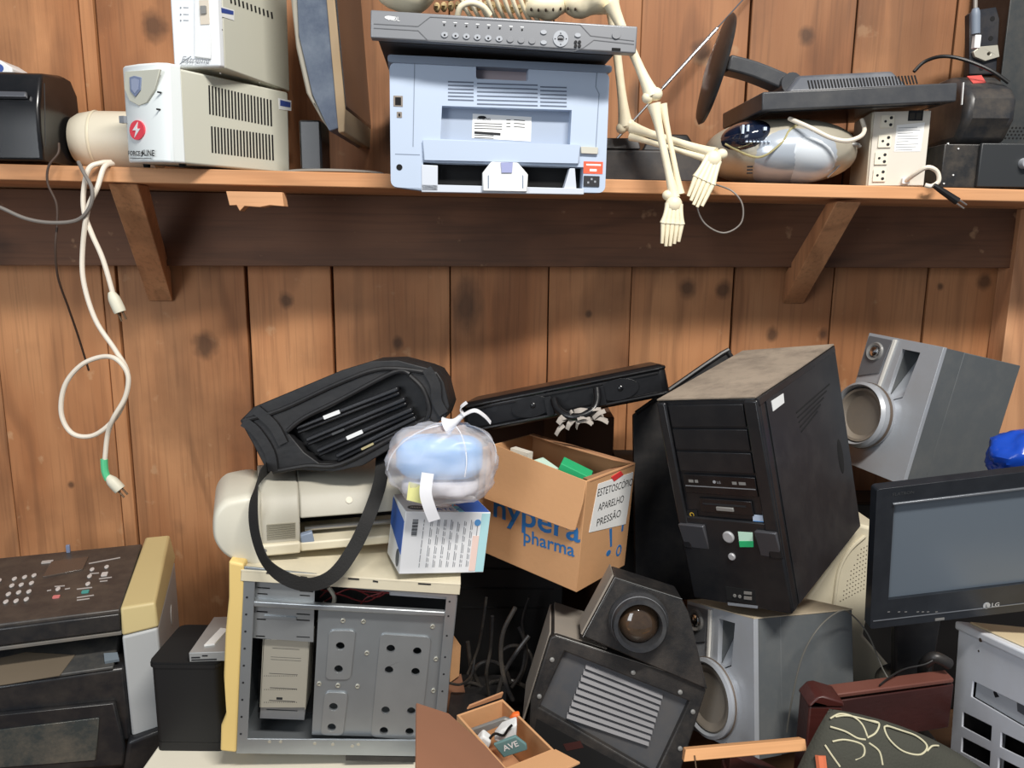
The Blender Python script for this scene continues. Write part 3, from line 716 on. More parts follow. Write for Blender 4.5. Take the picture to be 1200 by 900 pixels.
mb = MB().ell((.022,-.048,.058), (.080,.086,.054), R=Matrix.Rotation(.2,3,'Y'), nu=40, nv=20); build('front_dome', mb, mat('milky silver dome', (206,212,218), .25, metal=.1), P, smooth=True, angle=80)
mb = MB().tube([(-.125,-.085,.075),(-.07,-.124,.046),(-.028,-.126,.072),(-.010,-.112,.098),(.02,-.085,.118)], .0022, 8, 6); build('trim_line', mb, mat('pale gold trim', (200,190,140), .3, metal=.5), P, smooth=True)
mb = MB().tube([(.075,-.088,.012),(.108,-.078,.05),(.104,-.07,.085),(.08,-.066,.112)], .0018, 8, 6); build('chrome_trim', mb, CHROME, P, smooth=True)
fb = front(M, -.075)
mb = MB().ell((.125,-.074,.076), (.013,.006,.0045), nu=16, nv=8); mb.ell((.144,-.045,.076), (.007,.006,.004), nu=12, nv=8); build('button', mb, SILVD, P, smooth=True)
mb = MB()
for i in range(3): mb.tube([(-.085,-.108,.030-i*.006),(-.075,-.112,.030-i*.006)], .0016, 6, 0)
build('vent', mb, INK, P)

# ---- stabiliser with outlets
M = MT(((0.9828,0.1843,-0.0116,0.7038),(-0.1846,0.9830,-0.005,-0.2668),(-0.0044,0.006,0.9998,1.7150)))
w_, d_, h_ = 0.107, 0.149, 0.144
P = thing('voltage_stabiliser', M, 'beige voltage stabiliser with a column of four outlets, under the black monitor', 'stabiliser')
f = front(M)
build('body', MB().box(0.0,w_,0.003,d_,0,h_), mat('off white case', (206,200,182), .5, dust=.2), P, bevel=.002)
build('rear_panel', MB().box(0.003,w_-.001,-.001,.003,.002,h_-.001), mat('ivory panel', (208,202,190), .5, var=.05), P, bevel=.0008)
for i, (x, y) in enumerate(((1039,143),(1036,166),(1032,186),(1030,206))):
    a, b = f.hit(x, y); o = build('outlet', MB().prism(f, rrect(a-.012,b-.0135+.002,a+.012,b+.0135-.0015,.001), .001, .004), CREAM, P, bevel=.0008)
    mb = MB()
    for dx, dy, rr in ((.006,.007,.0032),(.006,-.006,.0032),(-.004,.0005,.0026)): mb.prism(f, circ(a+dx,b+dy,rr,6), .0038, .0045)
    build('outlet_hole', mb, INK, o)
o = decal('phone_jack_plate', f, rq(f, 1064,130,1080,142,.0005), INK, P, .001, .0022)
for x in (1068,1075.5): decal('jack', f, rq(f, x-2.5,133,x+2.5,140,.0004), mat('dark metal', (60,56,50), .4, metal=.5), o, .002, .003)
o = decal('rating_label', f, f.q([(1050,147),(1083,144),(1078,178),(1047,178)]), PAPER, P, .001, .0016)
mb = MB()
for i in range(9):
    t = i/8; y = 150+26*t; x0 = 1052-3.5*t; ln = (22,26,18,25,25,14,26,24,20)[i]
    mb.prism(f, f.q([(x0,y),(x0+ln,y-.6),(x0+ln,y),(x0,y+.6)]), .0014, .0019)
build('label_print', mb, mat('grey print', (130,134,140), .6), o)
build('cord_gland', MB().prism(f, rq(f, 1056,209,1064,216,.002), .001, .010), WHITE, P, bevel=.001)

# ---- cords near the stabiliser
ca_ = at(1060,213,-.285); pts = [ca_, at(1074,203,-.31), at(1087,196,-.325), at(1098,201,-.325), at(1100,212,-.325), at(1092,218,-.322), at(1084,217,-.318)]
P = thing('hanging_plug_cable', Matrix.Translation(ca_), 'short white mains cable curling out of the stabiliser to a black plug', 'power cord')
mb = MB().tube(pts, .0042, 10, 6); mb.v = [v-ca_ for v in mb.v]; build('cable', mb, CWH, P, smooth=True)
q0, q1 = at(1094,217,-.330), at(1122,236,-.335)
mb = MB().tube([q0, q0.lerp(q1,.35), q1], lambda t: .0045+.003*t, 10, 3); mb.v = [v-ca_ for v in mb.v]; build('plug', mb, CBK, P, smooth=True)
mb = MB()
for o_ in (.004,-.004): d = (q1-q0).normalized(); s_ = d.cross(Vector((0,1,0))); mb.tube([q1+s_*o_, q1+s_*o_+d*.018], .0018, 8, 0)
mb.v = [v-ca_ for v in mb.v]; build('plug_pin', mb, CHROME, P)
a = at(935,146,-.30); mb = MB().tube([at(925,139,-.30), at(950,150,-.342), at(972,161,-.345), at(992,165,-.345), at(1008,160,-.325), at(1013,152,-.29), at(1010,140,-.275)], .0042, 10, 6)
tag(build('loose_cable', mb, CWH, smooth=True), 'thick white cable lying across the top of the silver radio', 'cable')
mb = MB().tube([at(838,216,-.31), at(858,224,-.325), at(870,240,-.33), at(868,262,-.33), at(848,273,-.33), at(826,262,-.33), at(817,241,-.328), at(822,224,-.32), at(836,214,-.30)], .0016, 8, 6)
tag(build('thin_cable', mb, CGR, smooth=True), 'thin grey cable loop hanging below the radio over the shelf edge', 'cable')

# ---- monitor lying face down on radio and stabiliser
a = at(893,130,-.33); b = at(1121,119,-.33)
M = frame(a, (b.x-a.x, 0, b.z-a.z), (0,-.02,1)); L_ = (b-a).length
P = thing('flat_screen_monitor', M, 'black flat screen monitor lying face down across radio and stabiliser, foot in the air', 'monitor')
GM = mat('charcoal monitor plastic', (58,60,64), .38, dust=.3, dustcol=(110,108,104))
f = front(M)
build('bezel', MB().box(0,L_,0,.28,0,.034), GM, P, bevel=.003)
build('screen', MB().box(.02,L_-.02,.02,.26,-.0015,.001), BLKG, P)
r0 = .0345
mb = MB().hexa([(.055,.03,r0),(L_-.075,.03,r0),(L_-.10,.05,r0+.034),(.085,.05,r0+.034),(.055,.25,r0),(L_-.075,.25,r0),(L_-.10,.23,r0+.034),(.085,.23,r0+.034)])
hs = build('rear_housing', mb, mat('dusty grey housing', (76,80,88), .4, dust=.5, dustcol=(128,128,130)), P, bevel=.006, seg=3)
mb = MB()
sl_ = Pl(M, (0,.03,r0), (1,0,0), (0,.02,.034))
for i in range(34): x = .10+i*.0062; mb.prism(sl_, [(x,.006),(x+.0028,.006),(x+.0022,.026),(x-.0006,.026)], -.0004, .0008)
build('vent', mb, HOLE, hs)
hp = f.hit(905,97,-.10); np_ = [Vector((f.hit(x,y,-.10)[0],.10,f.hit(x,y,-.10)[1])) for x,y in ((850,76),(880,84),(915,98))]
build('neck', MB().ribbon([np_[0],np_[1],np_[2]], .055, .030, (0,1,0), 3), GM, P, bevel=.004)
build('hinge', MB().tube([np_[2]+Vector((.008,-.04,-.006)), np_[2]+Vector((.008,.04,-.006))], .020, 18, 0), GM, P, smooth=True)
ct = Vector((f.hit(838,82,-.10)[0],.10,f.hit(838,82,-.10)[1])); tp_ = Vector((f.hit(854,25,-.10)[0],.10,f.hit(854,25,-.10)[1]))
up = (tp_-ct).normalized(); dpl = Pl(M, ct, Vector((0,-1,0)).cross(Vector((0,0,0))) if False else (Vector((-.07,-.997,0))-up*Vector((-.07,-.997,0)).dot(up)).normalized(), up)
build('foot', MB().lathe(dpl, 0, 0, [(.102,-.006),(.106,0),(.098,.006),(.05,.012),(.03,.016)], 48), BLK, P, smooth=True)

# ---- black rounded device, power amp and tower side at the right end
a = at(1122,166,-.26)
M = yawm((a.x+.004,-.26,a.z-.002), -3); f = front(M)
P = thing('black_printer', M, 'dusty black rounded device with a red label, behind the end of the lying monitor', 'printer')
sd = left(M)
w_ = f.hit(1190,120)[0]
ht = f.hit(1130,104)[1]
pr = [(0,.030),(.012,.045),(.012,ht-.02),(-.004,ht),(-.07,ht+.035),(-.13,ht+.036),(-.16,ht),(-.16,.0),(-.02,.0)]
build('body', MB().prism(sd, pr, -w_, 0), mat('dusty charcoal', (44,45,48), .38, dust=.45, dustcol=(120,108,92)), P, bevel=.014, seg=4)
tpn = Pl(M, (0,.004,ht), (1,0,0), (0,.066,.035))
decal('red_label', tpn, tpn.q([(1133,90),(1150,89),(1155,97),(1140,98)]), mat('faded red', (206,84,78), .6), P, -.002, .0015)
decal('edge_scratch', f, f.q([(1125,98),(1126,98),(1124,124),(1123,124)]), WHITE, P, .008, .0128)
mb = MB().tube([at(1071,84,-.18), at(1084,72,-.18), at(1105,66,-.2), at(1130,70,-.22), at(1160,82,-.24), at(1182,97,-.25)], .0035, 8, 6)
tag(build('black_cable', mb, CBK, smooth=True), 'black cable arching over the dusty black device on the shelf', 'cable')
a = at(1103,219,-.29)
M = Matrix.Translation((a.x,-.29,shz(a.x)+.001)); f = front(M)
P = thing('amplifier', M, 'flat black amplifier with a silver knob at the right end of the shelf', 'amplifier')
ht = f.hit(1150,168)[1]
build('body', MB().box(0,.36,0.004,.25,0,ht-.001), mat('black enamelled metal', (34,35,37), .4, dust=.25), P, bevel=.002)
build('front_panel', MB().box(f.hit(1145,200)[0],.36,-.006,.003,.001,ht), mat('charcoal panel', (46,48,50), .4), P, bevel=.002)
build('knob', MB().lathe(f, *f.hit(1197,192), [(.0105,.006),(.0105,.014),(.009,.018)], 24), SILV, P, smooth=True)
mb = MB()
for x, y in ((1112,168),(1124,174),(1118,205),(1107,215)): mb.prism(f, circ(*f.hit(x,y), .0016, 8), -.005, -.002)
build('screw', mb, WHITE, P)
a = at(1180,160,-.20)
M = Matrix.Translation((a.x,-.16,shz(.83)+ht+.004)); f = front(M)
P = thing('computer_tower', M, 'dark grey tower computer standing on the amplifier at the top right edge', 'computer')
x0 = f.hit(1177,60)[0]
build('side_panel', MB().box(x0,.50,0,.004,.0,.40), mat('dark grey sheet', (56,60,62), .4, metal=.2, dust=.15), P, bevel=.001)
build('chassis', MB().box(x0+.004,.50,.0045,.15,.0,.398), BLK, P)
mb = MB()
for i in range(7):
    for j in range(4): mb.prism(f, circ(x0+.016+i*.008+(j%2)*.004, f.hit(1190,162)[1]+j*.007, .0022, 6), -.0004, .0006)
build('perforation', mb, HOLE, P)
mb = MB().prism(f, f.q([(1146,10),(1172,6),(1176,20),(1172,86),(1140,86),(1140,14)]), -.03, -.012); build('rear_frame', mb, mat('dark bracket metal', (52,54,60), .4, metal=.6, dust=.2), P, bevel=.002)
mb = MB()
for x, y in ((1163,22),(1161,45),(1150,80)): mb.prism(f, circ(*f.hit(x,y,-.012), .005, 12), -.0125, -.0115)
build('frame_hole', mb, HOLE, P)
mb = MB().prism(f, f.q([(1142,60),(1150,54),(1171,52),(1173,66),(1156,71),(1144,66)]), -.012, -.004, holes=[circ(*f.hit(1159,63,-.004), .0035, 12)]); build('bracket', mb, ZINCL, P, bevel=.001)
# hanging data cable
p = [at(1144,-30,-.19), at(1143,10,-.20)]; q0 = p[1]
P = thing('data_cable', Matrix.Translation(q0), 'grey computer cable with white connector hanging beside the tower at the top right', 'cable')
mk = lambda mb: setattr(mb, 'v', [v-q0 for v in mb.v]) or mb
build('cable', mk(MB().tube([p[0]+Vector((0,0,.1)), p[0], p[1]], .004, 8, 4)), CGR, P, smooth=True)
build('plug', mk(MB().tube([p[1], at(1143,20,-.20), at(1143,40,-.20)], lambda t: .006+.003*min(1,3*t), 12, 4)), mat('blue grey plug', (110,120,134), .5), P, smooth=True)
c = at(1144,49,-.20); build('connector', mk(MB().box(c.x-.006,c.x+.006,c.y-.006,c.y+.006,c.z-.013,c.z+.012)), WHITE, P, bevel=.001)

# ---- the cords hanging from the shelf at the left
Y = -.325
q0 = at(112,196,Y)
P = thing('hanging_mains_cable', Matrix.Translation(q0), 'long looped white mains cable with two plugs hanging at the left end of the shelf', 'power cord')
lpts = [at(130,190,-.29), at(118,191,-.31), at(104,198,Y), at(98,225,Y), at(99,250,Y), at(108,275,Y), at(121,305,Y), at(134,350,Y)]
build('cable', mk(MB().tube(lpts, .0048, 10, 7)), CWH, P, smooth=True)
l2 = [at(132,192,-.29), at(122,196,-.318), at(114,220,-.334), at(103,245,-.336), at(97,290,Y), at(98,330,Y), at(112,375,Y), at(135,410,Y), at(149,435,Y), at(148,462,Y), at(135,490,Y), at(110,510,Y), at(85,508,Y), at(72,485,Y), at(76,452,Y), at(95,428,Y), at(120,418,Y), at(138,422,-.335), at(150,440,-.337), at(147,465,-.337), at(133,490,-.337), at(126,510,Y), at(123,538,Y)]
build('cable', mk(MB().tube(l2, .0048, 10, 7)), CWH, P, smooth=True)
def plug(P, a, b, m, px=1):
    d = (b-a).normalized(); s_ = d.cross(Vector((0,1,0)))
    build('plug', mk(MB().tube([a, a+d*.008, a.lerp(b,.45), b], lambda t: .0055+.0065*math.sin(min(1,t*1.25)*PI/2)*(1 if t<.98 else .9), 12, 4)), m, P, smooth=True)
    mb = MB()
    for o_ in (.005,-.005): mb.tube([b+s_*o_-d*.002, b+s_*o_+d*.017], .002, 8, 0)
    build('plug_pin', mk(mb), mat('brass pin', (120,100,80), .4, metal=.8), P)
plug(P, at(130,342,Y), at(141,366,Y), mat('pale plug plastic', (214,210,190), .5))
build('green_tape', mk(MB().tube([at(122,538,Y), at(123,552,Y), at(127,562,Y)], .0072, 10, 4)), mat('green tape', (90,196,140), .5), P, smooth=True)
plug(P, at(126,558,Y), at(141,574,Y), mat('pale plug plastic', (214,210,190), .5))
mb = MB().tube([at(-30,232,-.34), at(0,243,-.34), at(30,256,-.34), at(60,261,-.34), at(90,258,-.34), at(105,243,-.344), at(108,222,-.345), at(98,202,-.335), at(92,190,-.315)], .0036, 8, 6)
tag(build('grey_cable', mb, CGR, smooth=True), 'grey cable sagging below the shelf from the left edge of the picture', 'cable')
mb = MB().tube([at(69,168,-.31), at(68,180,-.32), at(57,195,-.326), at(56,215,Y), at(66,238,Y), at(67,262,Y), at(65,290,Y), at(68,325,-.30), at(80,360,-.25), at(92,395,-.2), at(104,434,-.15)], lambda t: .0022, 8, 6)
tag(build('thin_cable', mb, mat('dark brown wire', (70,54,44), .6), smooth=True), 'thin dark wire hanging from the shelf in front of the left planks', 'cable')
# =================================================================== THE HEAP
# ---- open computer case
M = MT(((0.9928,-0.0732,0.0950,-0.4987),(0.0752,0.9970,-0.0167,-0.5920),(-0.0935,0.0238,0.9953,0.6813)))
w_, d_, h_ = 0.377, 0.180, 0.353
P = thing('computer_case', M, 'open empty computer case of bare steel with a yellowed front, below the inkjet printer', 'computer case')
f = front(M)
mb = MB().prism(f, f.q([(268,657),(286,661),(285,700),(281,780),(277,882),(258,880),(259,850),(265,835),(262,790),(264,740),(268,700)]), -.18, .001)
build('front_bezel', mb, YEL, P, bevel=.004, seg=3)
mb = MB().prism(f, [f.hit(*p) for p in ((286,664),(536,690),(519,887),(277,883))], -.004, 0, holes=[f.q([(299,679),(523,700),(508,868),(290,866)])])
for x0,x1,z0,z1 in ((0.0,.004,0,h_),(w_-.004,w_,0,h_-.004),(0,w_,0,.003)): mb.box(x0,x1,.0041,d_,z0,z1)
build('frame', mb, ZINC, P, bevel=.0008)
build('side_sheet', MB().box(.004,w_-.004,d_-.003,d_,.003,h_), mat('dark zinc sheet', (88,90,92), .5, metal=.6), P)
tpc = top(M, h_)
mb = MB().box(-.002,w_+.003,-.002,d_+.03,h_,h_+.003); mb.box(-.002,w_+.003,-.002,.0005,h_-.018,h_)
build('top_panel', mb, BEIGE, P, bevel=.0008)
for x0,x1,y in ((312,325,670.5),(352,360,675),(408,421,677),(437,443,680),(490,505,683)): build('slot', MB().prism(f, f.q([(x0,y),(x1,y+1),(x1,y+2.6),(x0,y+1.6)],.002), .0018, .0026), INK, P)
# upper drive bay
bay = f.q([(297,671),(368,677),(366,756),(294,751)])
hl = []
for x0,x1,y in ((300,315,691),(350,366,695),(300,312,698),(350,362,700),(299,312,719),(346,362,722),(299,310,728),(346,362,729),(298,309,748),(346,362,749)):
    a0,b0 = f.hit(x0,y); a1,b1 = f.hit(x1,y+2.4); hl.append(rrect(a0,b0,a1,b1,.0008,2))
mb = MB().prism(f, bay, -.0115, -.010, holes=hl); build('drive_bay', mb, mat('bright zinc', (168,172,174), .36, metal=.7, var=.1, vscale=25), P)
mb = MB(); 
mb.prism(f, rq(f, 308,724,346,729,.001), -.0101, -.0075); mb.prism(f, rq(f, 297,704,366,709,.001), -.0101, -.008)
build('bay_rib', mb, ZINC, P, bevel=.0006)
# hard disk cage
cage = f.q([(306,757),(359,757),(355,838),(302,838)])
hl = []
for y,x0,x1 in ((767,316,348),(777.5,314,350),(780.5,314,350),(797,312,346),(814,313,345),(829,312,343)):
    a0,b0 = f.hit(x0,y); a1,b1 = f.hit(x1,y+2); hl.append(rrect(a0,b0,a1,b1,.0005,2))
mb = MB().prism(f, cage, -.024, -.022)
mq = MB()
for q_ in hl: mq.prism(f, q_, -.0222, -.0214)
build('cage_slot', mq, INK, P)
a0,_ = f.hit(303,800); a1,_ = f.hit(357,800); zb = f.hit(303,838)[1]; zt = f.hit(306,757)[1]
mb.box(a0-.001,a0+.0005,.0225,.15,zb,zt); mb.box(a1-.0005,a1+.001,.0225,.15,zb,zt)
build('disk_cage', mb, ZINCL, P, bevel=.0004)
mb = MB()
for y in (792,808,823):
    for i in range(16): a,b = f.hit(310+i*2.5,y+.25*0,-.022); mb.prism(f, circ(a,b,.0008,5), -.0222, -.0216)
mb.prism(f, rq(f,324,817,331,820,.0004,-.022), -.0222, -.0216)
build('perforation', mb, INK, P)
mb = MB().prism(f, f.q([(301,838),(355,838),(353,855),(300,853)]), -.03, -.028, holes=[rq(f,308,842,345,845,.0005)]); build('cage_foot', mb, ZINC, P)
build('backing', MB().prism(f, f.q([(291,757),(372,757),(368,866),(290,866)]), -.08, -.078), HOLE, P)
# upper right: power supply and wires in the dark
build('power_supply', MB().prism(f, f.q([(455,683),(526,690),(524,709),(455,704)]), -.15, -.02), mat('power supply steel', (186,190,196), .4, metal=.4), P, bevel=.002)
mb = MB()
for i, (pts, m_) in enumerate((([(372,690),(400,697),(430,705),(456,688)],0),([(380,705),(410,690),(440,700),(458,690)],0),([(375,700),(395,684),(420,692),(457,695)],0),([(420,712),(430,700),(445,695),(458,686)],0))):
    q_ = [f.p(*f.hit(x,y,-.05),-.05) for x,y in pts]; mb.tube(q_, .0014, 6, 5)
build('wire', mb, mat('dark red wire', (120,34,36), .5), P, smooth=True)
mb = MB().tube([f.p(*f.hit(x,y,-.05),-.05) for x,y in ((385,688),(392,700),(388,712),(378,706))], .004, 8, 4); build('connector', mb, CREAM, P)
# cross bar
p0, p1 = f.hit(297,707), f.hit(522,721)
mb = MB().prism(f, f.q([(297,704),(522,717),(522,723),(297,711)]), -.010, .0015); build('cross_bar', mb, mat('bright zinc', (168,172,174), .36, metal=.7), P, bevel=.0025)
# motherboard tray with raised panels and through holes
def holes(pts, r=.0078, h=-.012): return [circ(*f.hit(x,y,h), r, 20) for x, y in pts]
H1 = [(399,756),(397,783)]; H2 = [(391,827),(389,851)]
H3 = [(458,759),(489,762),(456,784),(487,786),(452,831),(482,832),(450,855),(480,856)]
small = [(402,727),(426,728),(430,765),(374,801),(396,803),(419,804),(507,734),(511,772),(508,809)]
tray = f.q([(372,714),(522,724),(510,870),(364,866)])
mb = MB().prism(f, tray, -.0135, -.012, holes=holes(H1+H2+H3)+[circ(*f.hit(x,y,-.012), .0022, 10) for x,y in small]); build('motherboard_tray', mb, ZINC, P)
for pts, hh in (([(386,738),(417,738),(411,795),(382,795)],H1),([(381,810),(408,811),(402,861),(376,860)],H2),([(446,742),(505,746),(492,866),(435,862)],H3)):
    q_ = f.q(pts, -.012); xs = [p[0] for p in q_]; zs_ = [p[1] for p in q_]
    # rounded quadrilateral
    o_ = []
    for i in range(4):
        a = Vector(q_[i]); pr_ = Vector(q_[i-1]); nx_ = Vector(q_[(i+1)%4]); r_ = .010
        s0_ = a+(pr_-a).normalized()*r_; s1_ = a+(nx_-a).normalized()*r_
        for k in range(6): t = k/5; o_.append(tuple(s0_*(1-t)**2+a*2*t*(1-t)+s1_*t*t))
    mb = MB().prism(f, o_, -.0119, -.0085, holes=holes(hh)); build('raised_panel', mb, mat('bright zinc', (168,172,174), .36, metal=.7), P, bevel=.0032, seg=4)
mb = MB()
for x, y in small: a, b = f.hit(x,y,-.012); mb.lathe(f, a, b, [(.0042,-.0122),(.0042,-.010),(.0030,-.0095),(.0030,-.0122)], 12)
build('standoff', mb, ZINCL, P, smooth=True)
mb = MB()
for x, y in ((316,869),(329,869),(369,871),(390,872),(413,874),(420,872)): a, b = f.hit(x,y); mb.prism(f, circ(a,b,.003,10), -.001, .0012)
build('screw', mb, ZINCL, P)
mb = MB()
for y in (700,720,740,760,780,800,820,840,860): x = 291-(y-664)*.045; a, b = f.hit(x,y); mb.prism(f, circ(a,b,.0022,6), -.001, .0005)
build('frame_hole', mb, INK, P)
mb = MB()
for y in (705,722,745,770,790,810,850): x = 528-(y-690)*.08; a, b = f.hit(x,y); mb.prism(f, circ(a,b,.0020,6), -.001, .0005)
build('frame_hole', mb, INK, P)
build('rail', MB().prism(f, f.q([(405,886),(486,888),(486,894),(405,892)]), -.05, -.002), BLK, P)

# ---- beige desktop computer under it
a = at(165,892,-.66)
M = Matrix.Translation((-.68,-.66,.502))
P = thing('desktop_computer', M, 'pale beige desktop computer lying flat at the very bottom under the open computer case', 'computer')
zt = .632-.502
build('cover', MB().box(0,.54,0.012,.40,.004,zt), CREAM, P, bevel=.006, seg=3)
build('front_panel', MB().box(0.002,.538,0,.0115,.004,zt-.004), BEIGE, P, bevel=.004)
for x in (.03,.50):
    for y in (.04,.36): build('foot', MB().box(x-.012,x+.012,y-.012,y+.012,-.001,.0045), HOLE, P)
mb = MB().box(.03,.20,-.0015,.001,.06,.10); build('drive_slot', mb, DGREY, P)

# ---- multifunction printer bottom left
M = MT(((0.9516,-0.3069,0.0141,-1.1030),(0.3072,0.9507,-0.0436,-0.5469),(-0.0001,0.0458,0.9989,0.5963)))
w_, d_, h_ = 0.417, 0.314, 0.286
P = thing('multifunction_printer', M, 'large black multifunction printer with keypad and tan end panel at the lower left', 'printer')
f = front(M); t = top(M, h_); xc = f.hit(141,716)[0]
GB = mat('satin black plastic', (30,31,34), .33, dust=.3, dustcol=(92,84,74))
build('scanner_deck', MB().box(0,xc-.001,.002,d_,h_-.026,h_), mat('dark brown grey deck', (58,54,52), .4, dust=.2), P, bevel=.003)
build('deck_edge', MB().box(0,xc-.001,-.005,.0035,h_-.042,h_-.006), GB, P, bevel=.003)
build('lip', MB().box(0,xc-.001,-.004,.03,h_-.052,h_-.045), mat('worn grey lip', (104,102,98), .5, dust=.4), P, bevel=.001)
build('body', MB().box(0,xc-.001,.11,d_,.0,h_-.027), GB, P, bevel=.003)
build('body', MB().box(0,xc-.001,-.01,.108,-.0,.165), GB, P, bevel=.006) 
# output tray, sloping
mb = MB().hexa([(0,-.012,.166),(xc-.02,-.012,.166),(xc-.02,.105,.200),(0,.105,.200),(0,-.012,.160),(xc-.02,-.012,.160),(xc-.02,.105,.166),(0,.105,.166)][:0] or [(0,-.012,.1655),(xc-.02,-.012,.1655),(xc-.02,-.012,.172),(0,-.012,.172),(0,.105,.1655),(xc-.02,.105,.1655),(xc-.02,.105,.198),(0,.105,.198)])
build('output_tray', mb, mat('tray plastic', (50,52,54), .45, dust=.5, dustcol=(110,104,94)), P, bevel=.002)
tr = Pl(M, (0,-.012,.172), (1,0,0), (0,.117,.026))
decal('dusty_sheet', tr, tr.q([(-60,785),(30,765),(88,768),(70,792),(10,802),(-60,812)]), mat('dusty brown sheet', (104,92,76), .9, var=.2), P, 0, .0015)
decal('tray_clip', tr, tr.q([(122,768),(138,767),(140,775),(123,778)]), mat('grey blue clip', (112,122,130), .5), P, 0, .006)
fb = front(M, -.010)
build('cassette', MB().prism(fb, fb.q([(-160,850),(136,820),(148,872),(146,893),(-160,915)]), 0, .012), GB, P, bevel=.004)
build('cassette_window', MB().prism(fb, fb.q([(-150,868),(118,836),(114,885),(-150,905)]), .012, .015), mat('smoky tray cover', (56,62,62), .25, dust=.4), P, bevel=.002)
build('base', MB().box(.02,w_-.02,.02,d_-.02,-.085,-.001), BLK, P, bevel=.006)
build('base_foot', MB().hexa([(w_-.09,-.02,-.085),(w_+.015,-.01,-.085),(w_-.005,-.02,.02),(w_-.07,-.03,.01),(w_-.09,.25,-.085),(w_+.015,.25,-.085),(w_-.005,.25,.02),(w_-.07,.25,.01)]), GB, P, bevel=.008, seg=3)
# end cap
mb = MB().hexa([(xc,-.010,h_-.052),(w_+.002,-.004,h_-.046),(w_-.002,.006,h_+.004),(xc,.0,h_+.004),(xc,d_,h_-.045),(w_+.004,d_,h_-.045),(w_-.006,d_+.004,h_+.014),(xc+.006,d_+.004,h_+.014)])
build('end_cap', mb, TAN, P, bevel=.005, seg=3)
mb = MB().hexa([(xc,-.010,.008),(w_,-.004,.0),(w_,-.004,h_-.0475),(xc,-.010,h_-.0535),(xc,d_-.02,.03),(w_+.002,d_-.02,.03),(w_+.002,d_-.01,h_-.047),(xc,d_-.01,h_-.047)])
build('end_panel', mb, mat('cool grey end plastic', (176,178,178), .5, var=.03), P, bevel=.005, seg=3)
decal('end_emblem', right(M,w_+.0012), circ(.19,.16,.018,20,.024), mat('pale emblem', (190,192,190), .4), P, -.001, .001)
# buttons
mb = MB()
KW = mat('pale key', (196,190,186), .5)
for (x, y) in [(17,679),(29,677),(40,675),(14,687),(25,686),(37,684),(10,697),(22,695),(34,694),(7,706),(19,705),(31,703),(-1,681),(-8,690),(-12,700),(68,691),(108,668),(105,676),(103,685),(125,665)]:
    build('key', MB().prism(t, circ(*t.hit(x,y), .0045, 14, .0075), 0, .003), KW, P, bevel=.001)
for x0,y0,x1,y1,m_,nm in ((61,698,71,702,mat('pink red key',(206,120,118),.5),'stop_key'),(95,692,105,696,mat('teal key',(70,150,144),.5),'start_key'),(118,671,127,676,KW,'key'),(48,657,63,661,mat('grey legend',(176,170,166),.6),'name_plate')):
    a0,b0 = t.hit(x0,y1); a1,b1 = t.hit(x1,y0); build(nm, MB().prism(t, rrect(a0,b0,a1,b1,.002), 0, .0025), m_, P, bevel=.0006)
a = [t.hit(*p) for p in ((50,677),(97,668),(104,653),(60,659))]; build('display', MB().prism(t, a, -.001, .0025), mat('brown glass display', (84,72,64), .2), P, bevel=.001)
mb = MB()
for x0,y0,x1,y1 in ((104,660,141,653),(64,687,76,686),(90,690,108,688),(90,700,110,697),(116,678,131,676),(55,692,60,691),(76,690,82,689),(105,672,116,671),(90,703,105,701),(117,681,126,680)):
    a0 = t.hit(x0,y0); a1 = t.hit(x1,y1); a2 = t.hit(x1,y1+1); a3 = t.hit(x0,y0+1); mb.prism(t, [a3,a2,a1,a0], -.0002, .0006)
build('legend', mb, mat('grey legend',(176,170,166),.6), P)
c = t.hit(86,637); build('lid_hinge', MB().box(c[0]-.004,c[0]+.004,d_-.012,d_-.004,h_-.0,h_+.018), mat('slate blue', (120,132,160), .4), P, bevel=.001)

# ---- small drive, on an added black crate standing in for the dark gap
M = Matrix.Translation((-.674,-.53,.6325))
P = thing('filler_crate', M, 'added plain black crate filling the dark gap between multifunction printer and open case', 'crate')
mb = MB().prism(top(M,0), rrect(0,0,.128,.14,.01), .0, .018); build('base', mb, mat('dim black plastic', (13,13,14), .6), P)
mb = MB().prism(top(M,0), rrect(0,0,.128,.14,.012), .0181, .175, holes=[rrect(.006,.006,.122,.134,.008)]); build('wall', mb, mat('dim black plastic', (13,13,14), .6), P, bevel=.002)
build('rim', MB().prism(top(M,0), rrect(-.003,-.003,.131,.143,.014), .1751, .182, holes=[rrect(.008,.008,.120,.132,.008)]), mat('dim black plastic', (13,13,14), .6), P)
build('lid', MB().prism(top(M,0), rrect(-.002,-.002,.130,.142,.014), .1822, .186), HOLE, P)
z0 = .6325+.1870
a = atz(222,776,z0); b = atz(262,778,z0)
M = frame(a, (b.x-a.x,b.y-a.y+.01,0)); L_ = (b-a).length
P = thing('optical_drive', M, 'small grey metal disc drive lying between the multifunction printer and the open case', 'drive')
build('housing', MB().hexa([(0,0,0),(L_,0,0),(L_,0,.019),(0,0,.019),(.008,.13,0),(L_+.004,.13,0),(L_+.004,.13,.024),(.008,.13,.024)]), mat('drive steel', (160,162,162), .4, metal=.3, var=.06), P, bevel=.0012)
f = front(M)
decal('label', top(M,.020), [(.022,.02),(.04,.024),(.05,.08),(.034,.085)], PAPER, P, .0, .0034)
mb = MB()
for x0,x1,z_ in ((.004,.02,.008),(.024,.034,.011),(.004,.05,.003)): mb.box(x0,x1,-.0008,.001,z_,z_+.0025)
build('slot', mb, INK, P)

